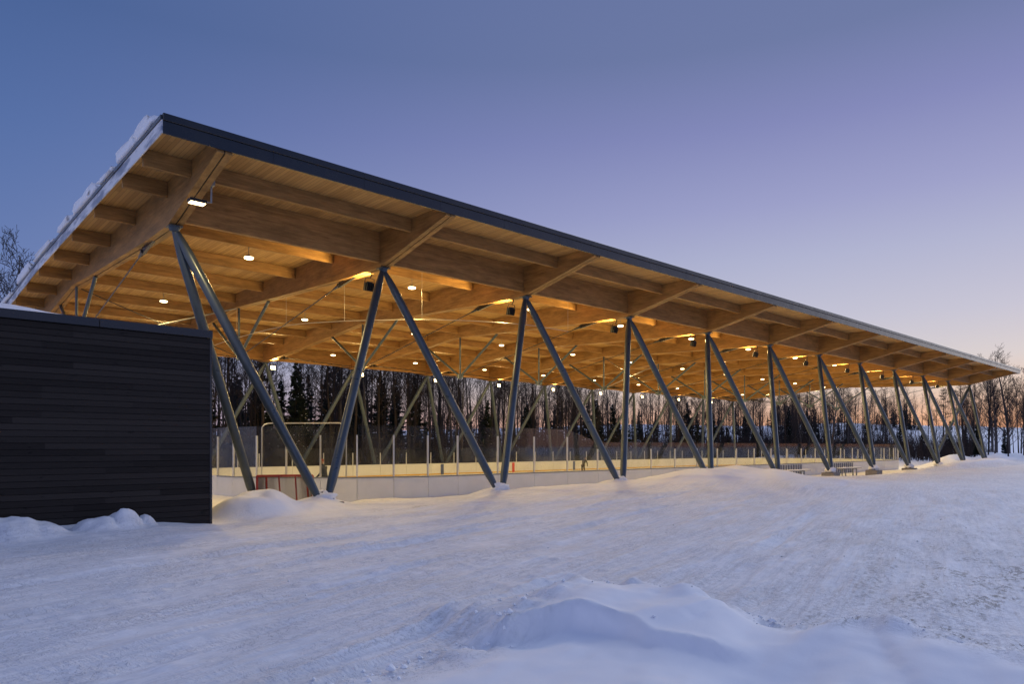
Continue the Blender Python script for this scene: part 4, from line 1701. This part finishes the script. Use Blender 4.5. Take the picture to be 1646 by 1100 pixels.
def gen_spruce(seed, H, W, gap=0.0, coarse=1.0):
    r_ = random.Random(seed)
    trunk, crown, snow = MB(), MB(), MB()
    trunk.tube([(0, 0, -0.5), (0, 0, H * 0.5), (0, 0, H)], [0.16, 0.09, 0.012], 7, cap=False)
    nbough = int(250 / coarse)
    for k in range(nbough):
        u = (k + r_.random()) / nbough
        z = H * (0.05 + gap + (0.945 - gap) * u ** 1.12)
        f = 1 - z / H
        th = r_.uniform(0, 2 * math.pi)
        ln = W * (f ** 0.75) * r_.uniform(0.45, 1.15) * (1 + 0.22 * math.sin(3 * th + z * 0.9 + seed)) + 0.14
        d = Vector((math.cos(th), math.sin(th), 0))
        s_ = Vector((-d.y, d.x, 0))
        n = max(2, int(ln / 0.34 / coarse))
        droop = r_.uniform(0.15, 0.6)
        p0 = Vector((0, 0, z))
        for j in range(n):
            a, b_ = j / n, (j + 1.35) / n
            A = p0 + d * ln * a + Vector((0, 0, -droop * ln * a * (1.15 - a) + 0.05))
            Bq = p0 + d * ln * min(b_, 1.1) + Vector((0, 0, -droop * ln * b_ * (1.15 - b_)))
            w = ln * 0.30 * (1 - 0.7 * a) * r_.uniform(0.5, 1.2) + 0.07
            for sg in (-1, 1):
                tip = Bq + s_ * sg * w + Vector((r_.uniform(-.1, .1), r_.uniform(-.1, .1), -r_.uniform(0.05, 0.40)))
                crown.add([A, Bq, tip], [(0, 1, 2)])
                tip2 = A.lerp(Bq, 0.5) + s_ * sg * w * 0.7 + Vector((0, 0, -r_.uniform(0.15, 0.5)))
                crown.add([A, A.lerp(Bq, 0.8), tip2], [(0, 1, 2)])
            if r_.random() < 0.09:
                c = A.lerp(Bq, 0.6) + Vector((0, 0, 0.05))
                e = r_.uniform(0.06, 0.15)
                snow.add([c + Vector((e, 0, 0)), c + Vector((0, e, 0)), c + Vector((-e, 0, 0)), c + Vector((0, -e, 0)), c + Vector((0, 0, e * 0.7))],
                         [(0, 1, 4), (1, 2, 4), (2, 3, 4), (3, 0, 4)])
    return trunk, crown, snow


def gen_pine(seed, H):
    """tall bare trunk, flat clumps of needles on a few limbs"""
    r_ = random.Random(seed)
    trunk, crown = MB(), MB()
    trunk.tube([(0, 0, -0.5), (0.1, 0.05, H * 0.5), (0.0, 0.1, H)], [0.17, 0.12, 0.03], 8, cap=False)
    for k in range(11):
        z = H * (0.55 + 0.44 * k / 10)
        th = r_.uniform(0, 6.28)
        ln = H * r_.uniform(0.08, 0.20) * (1.25 - 0.8 * k / 10)
        d = Vector((math.cos(th), math.sin(th), 0.18))
        p0 = Vector((0.05, 0.07, z))
        p1 = p0 + d * ln
        trunk.tube([p0, p0.lerp(p1, 0.5) + Vector((0, 0, .05)), p1], [0.05, 0.035, 0.015], 4, cap=False)
        for j in range(170):
            q = p0.lerp(p1, r_.uniform(0.35, 1.1)) + Vector((r_.gauss(0, ln * .22), r_.gauss(0, ln * .22), abs(r_.gauss(0, 0.16))))
            v1, v2 = rvec(r_) * r_.uniform(0.12, 0.3), rvec(r_) * 0.06
            crown.add([q, q + v1, q + v1 * 0.5 + v2], [(0, 1, 2)])
    return trunk, crown


protos = []


def proto(name, parts):
    e = []
    for nm, mb, mat in parts:
        e.append((nm, mb.mesh(name + '_' + nm, mat, smooth=(nm == 'trunk'))))
    return e


BARE = [proto('bare', [('trunk', a, M['bark']), ('crown', c, M['twig'])]) for a, c in
        [gen_bare(s, 16, cl, nb, sp) for s, cl, nb, sp in ((1, .30, 20, .55), (2, .42, 17, .5), (3, .25, 22, .6), (4, .5, 15, .45), (5, .35, 19, .7))]]
BUSHY = [proto('broad', [('trunk', a, M['bark_pale']), ('crown', c, M['twig'])]) for a, c in
         [gen_bare(s, 14, .14, 24, .85, 0.07, .75, .2) for s in (21, 22, 23)]]
PALE = [proto('pale', [('trunk', a, M['bark_pale']), ('crown', c, M['twig'])]) for a, c in
        [gen_bare(s, 17, .45, 15, .5) for s in (31, 32)]]
SPR = [proto('spruce', [('trunk', a, M['bark']), ('crown', c, M['needle']), ('snow_clump', s_, M['snow'])]) for a, c, s_ in
       [gen_spruce(s, 12, w, g) for s, w, g in ((1, 1.8, 0), (2, 1.4, .05), (3, 2.0, .1))]]
PINE = [proto('pine', [('trunk', a, M['bark']), ('crown', c, M['needle_pine'])]) for a, c in [gen_pine(s, 14) for s in (1, 2)]]


def gap_words(x, y):
    c, s_ = math.cos(R(YAW)), math.sin(R(YAW))
    k = (x * s_ - y * c) / (x * c + y * s_)
    n = 0
    for i in range(NT_ - 1):
        bx = xb + SP * i
        if k > (bx * s_ - YB * c) / (bx * c + YB * s_):
            n = i + 1
    if n == 0:
        return 'left of the first column base'
    if n >= NT_ - 1:
        return 'right of the last column base'
    return 'between the %s and %s column bases' % (ordinal(n - 1), ordinal(n))


def plant_tree(kind, x, y, h, base_h, label, group, name, cat='tree', rot=None):
    if '%' in label:
        label = label % gap_words(x, y)
    t = thing(name, (x, y, gz(x, y) - 0.1), label, cat, group)
    s = h / base_h
    t.scale = (s * rg.uniform(0.9, 1.1),) * 2 + (s,)
    t.rotation_euler = (R(rg.uniform(-2.5, 2.5)), R(rg.uniform(-2.5, 2.5)), rg.uniform(0, 6.28) if rot is None else rot)
    for nm, me_ in kind:
        o = bpy.data.objects.new(nm, me_)
        COL.objects.link(o)
        o.parent = t
    return t


G_BARE = 'bare trees of the dark wood behind the rink'
G_SPR = 'spruces of the dark wood behind the rink'
L_BARE = 'bare dark tree in the wood, %s'
L_SPR = 'tall dark spruce in the wood, %s'
L_SPS = 'young low spruce at the wood edge, %s'
G_SPS = 'young spruces of the dark wood behind the rink'
L_PALE = 'pale trunked bare tree in the wood, %s'
cnt = 0
n_sp = 0
# dense wood on the left half, thinner towards the sunset
for (y0, dy, dxs, jit) in ((61.8, 2.2, 2.5, 1.2), (64.5, 2.6, 2.5, 1.4), (68, 3, 2.7, 1.6), (72, 4, 3.0, 2.0), (77, 5, 3.8, 2.3), (82, 5, 5.0, 3)):
    x = 3.0 + 0.6 * (y0 - 61) + rg.uniform(0, 3)
    while x < 175:
        thin = 0.0 if x < 60 else min(0.40, (x - 60) / 160)
        if rg.random() > thin:
            xx, yy = x + rg.uniform(-jit, jit), y0 + rg.uniform(0, dy)
            ps = 0.26 if x < 55 else 0.42
            if rg.random() < ps and n_sp < 210:
                if x < 52:
                    h = rg.uniform(8, 13) if rg.random() < 0.4 else rg.uniform(3.5, 7.5)
                else:
                    h = rg.uniform(6, 10.5) if rg.random() < 0.35 else rg.uniform(2.8, 5.6)
                n_sp += 1
                plant_tree(rg.choice(SPR), xx, yy, h, 12, L_SPR if h > 7 else L_SPS, G_SPR if h > 7 else G_SPS, 'spruce_tree')
            elif rg.random() < 0.2 and x < 60:
                plant_tree(rg.choice(PALE), xx, yy, rg.uniform(14, 18), 17, L_PALE, 'pale bare trees of the wood behind the rink', 'bare_tree')
            else:
                h = rg.uniform(14, 18) if x < 60 else rg.uniform(10, 15)
                plant_tree(rg.choice(BARE), xx, yy, h, 16, L_BARE, G_BARE, 'bare_tree')
            cnt += 1
        x += dxs * (1.0 if x < 60 else 1.55)
# the trees that stand out
plant_tree(BUSHY[0], 8.0, 68.5, 17.6, 14, 'tall bare tree above the roof edge, upper left of the shed', None, 'bare_tree', rot=0.6)
plant_tree(BUSHY[1], 4.6, 66.0, 15.4, 14, 'bare tree at the frame edge behind the roof snow', None, 'bare_tree', rot=2.0)
plant_tree(BUSHY[2], 11.8, 72.0, 16.9, 14, 'smaller bare crown peeping over the lowest roof snow', None, 'bare_tree', rot=3.0)
plant_tree(BUSHY[1], 131, 28.5, 15.6, 14, 'big bare tree past the far roof tip', None, 'bare_tree', rot=1.0)
plant_tree(BUSHY[2], 141, 33.0, 16.5, 14, 'tallest spreading bare tree behind the far roof tip', None, 'bare_tree', rot=4.2)
plant_tree(PINE[0], 127, 33.6, 12.0, 14, 'pine with flat dark clumps right of the last column', None, 'pine_tree', rot=0.3)
plant_tree(PINE[1], 123, 35.2, 10.8, 14, 'second flat-clumped pine, left beside the other pine', None, 'pine_tree', rot=2.2)
# loose trees beyond the far end
rr = random.Random(77)
for k in range(62):
    x = rr.uniform(106, 185)
    y = rr.uniform(0.185 * x, 0.27 * x) if k < 30 else rr.uniform(0.25 * x + 2, 0.52 * x + 4)
    h = rr.uniform(8.5, 13.5)
    kind = rr.choice(BARE + BUSHY)
    plant_tree(kind, x, y, h, 14 if kind in BUSHY else 16, 'bare tree past the rink end, %s', 'bare trees past the far end of the roof', 'bare_tree')
for k in range(22):
    x = rr.uniform(108, 175)
    y = rr.uniform(0.19 * x, 0.5 * x)
    plant_tree(rr.choice(SPR), x, y, rr.uniform(3, 7), 12, 'small spruce past the rink end, %s', 'spruces past the far end of the roof', 'spruce_tree')

# the wood farther back reads as one mass
LOWB = [gen_bare(s_, 15, cl, nb, sp, lvmax=2) for s_, cl, nb, sp in ((41, .3, 18, .6), (42, .4, 15, .5), (43, .2, 20, .7))]
LOWS = [gen_spruce(s_, 12, w, 0, 1.9) for s_, w in ((44, 2.2), (45, 1.8))]
vv, ff, mi, off = [], [], [], 0
r3 = random.Random(31)


def put(mb, x, y, z, s_, slot, rot):
    global off
    if not mb.v:
        return
    v = np.array(mb.v) * s_
    c, sn = math.cos(rot), math.sin(rot)
    v = np.stack([v[:, 0] * c - v[:, 1] * sn + x, v[:, 0] * sn + v[:, 1] * c + y, v[:, 2] + z], 1)
    vv.append(v)
    ff.extend([tuple(i + off for i in f) for f in mb.f])
    mi.extend([slot] * len(mb.f))
    off += len(v)


spots = []
for k in range(620):
    x = r3.uniform(-8, 110) if r3.random() < 0.5 else r3.uniform(60, 330)
    y = r3.uniform(85, 130) if x < 130 else r3.uniform(max(84, 0.3 * x), 150)
    if x > 80 and r3.random() < 0.12:
        continue
    spots.append((x, y))
sz = terrain(np.array([p[0] for p in spots]), np.array([p[1] for p in spots]))[0]
for (x, y), z in zip(spots, sz):
    rot = r3.uniform(0, 6.28)
    if r3.random() < (0.3 if x < 80 else 0.38):
        s_ = (r3.uniform(9, 15) if x < 70 else r3.uniform(4, 10)) / 12
        t_, c_, _s = r3.choice(LOWS)
        put(t_, x, y, z, s_, 0, rot)
        put(c_, x, y, z, s_, 2, rot)
    else:
        s_ = r3.uniform(11, 17) / 15
        t_, c_ = r3.choice(LOWB)
        put(t_, x, y, z, s_, 0, rot)
        put(c_, x, y, z, s_, 1, rot)
me = bpy.data.meshes.new('far_wood')
me.from_pydata(np.concatenate(vv).tolist(), [], ff)
for k in ('bark', 'twig', 'needle'):
    me.materials.append(M[k])
me.polygons.foreach_set('material_index', mi)
me.update()
fw = bpy.data.objects.new('far_wood', me)
COL.objects.link(fw)
tag(fw, kind='stuff')

# low scrub: nobody could count it
scr = MB()
r2 = random.Random(9)
for k in range(15000):
    if r2.random() < 0.72:
        x = r2.uniform(2, 190)
        y = 60.8 + abs(r2.gauss(0, 7))
    else:
        x = r2.uniform(104, 185)
        y = r2.uniform(0.2 * x + 6, 0.5 * x + 8)
    z = 1.2 * float(sst(60, 90, np.array([y]))[0]) - 0.1 if x < 50 else None
    scr.v.append((x, y, z if z is not None else -999.0))
pts = np.array(scr.v)
need = pts[:, 2] < -900
zz = terrain(pts[:, 0], pts[:, 1])[0]
pts[:, 2] = zz - 0.1
scr = MB()
for p in pts:
    h = r2.uniform(0.8, 4.0) if r2.random() < 0.85 else r2.uniform(4, 7)
    lean = Vector((r2.gauss(0, .22), r2.gauss(0, .22), 1))
    p0 = Vector(p)
    p1 = p0 + lean * h
    scr.tube([p0, p0.lerp(p1, .5) + rvec(r2) * .1, p1], [0.030, 0.022, 0.010], 3, cap=False)
    for j in range(6):
        a = p0.lerp(p1, r2.uniform(.25, .9))
        scr.tube([a, a + (rvec(r2) * .6 + Vector((0, 0, .7))) * r2.uniform(.3, .9)], [0.018, 0.008], 3, cap=False)
o = scr.build('undergrowth', M['brush'], None)
tag(o, kind='stuff')
print('trees', cnt, 'objects', len(bpy.data.objects))

# broken crumbs of plowed snow along the windrow and on the lane
r4 = random.Random(17)
cb = MB()


def crumb(x, y, r_):
    z = gz(x, y) + r_ * 0.25
    V = [Vector((x, y, z)) + Vector((dx, dy, dz)) * r_ * r4.uniform(0.65, 1.25) for dx, dy, dz in
         ((1, 0, 0), (0.3, 0.95, -0.1), (-0.8, 0.6, 0), (-0.85, -0.55, 0.1), (0.25, -1, 0), (0.35, 0.3, 0.75), (-0.4, -0.1, 0.8), (0.1, 0.1, -0.6))]
    cb.add(V, [(0, 1, 5), (1, 2, 6), (1, 6, 5), (2, 3, 6), (3, 4, 6), (4, 5, 6), (4, 0, 5), (1, 0, 7), (2, 1, 7), (3, 2, 7), (4, 3, 7), (0, 4, 7)])


for k in range(560):
    if k < 480:
        i = r4.randrange(1, len(EDGE) - 1)
        t_ = r4.random()
        a, c = EDGE[i], EDGE[i + 1]
        x = a[0] + (c[0] - a[0]) * t_ + r4.gauss(0.05, 0.16)
        y = a[1] + (c[1] - a[1]) * t_ + r4.gauss(0.10, 0.16)
        crumb(x, y, min(0.05, 0.007 + r4.expovariate(1 / 0.008)))
    else:
        x, y = r4.uniform(2, 22), r4.uniform(3, 15)
        crumb(x, y, min(0.03, 0.008 + r4.expovariate(1 / 0.006)))
tag(cb.build('snow_crumbs', M['snow'], None), kind='stuff')
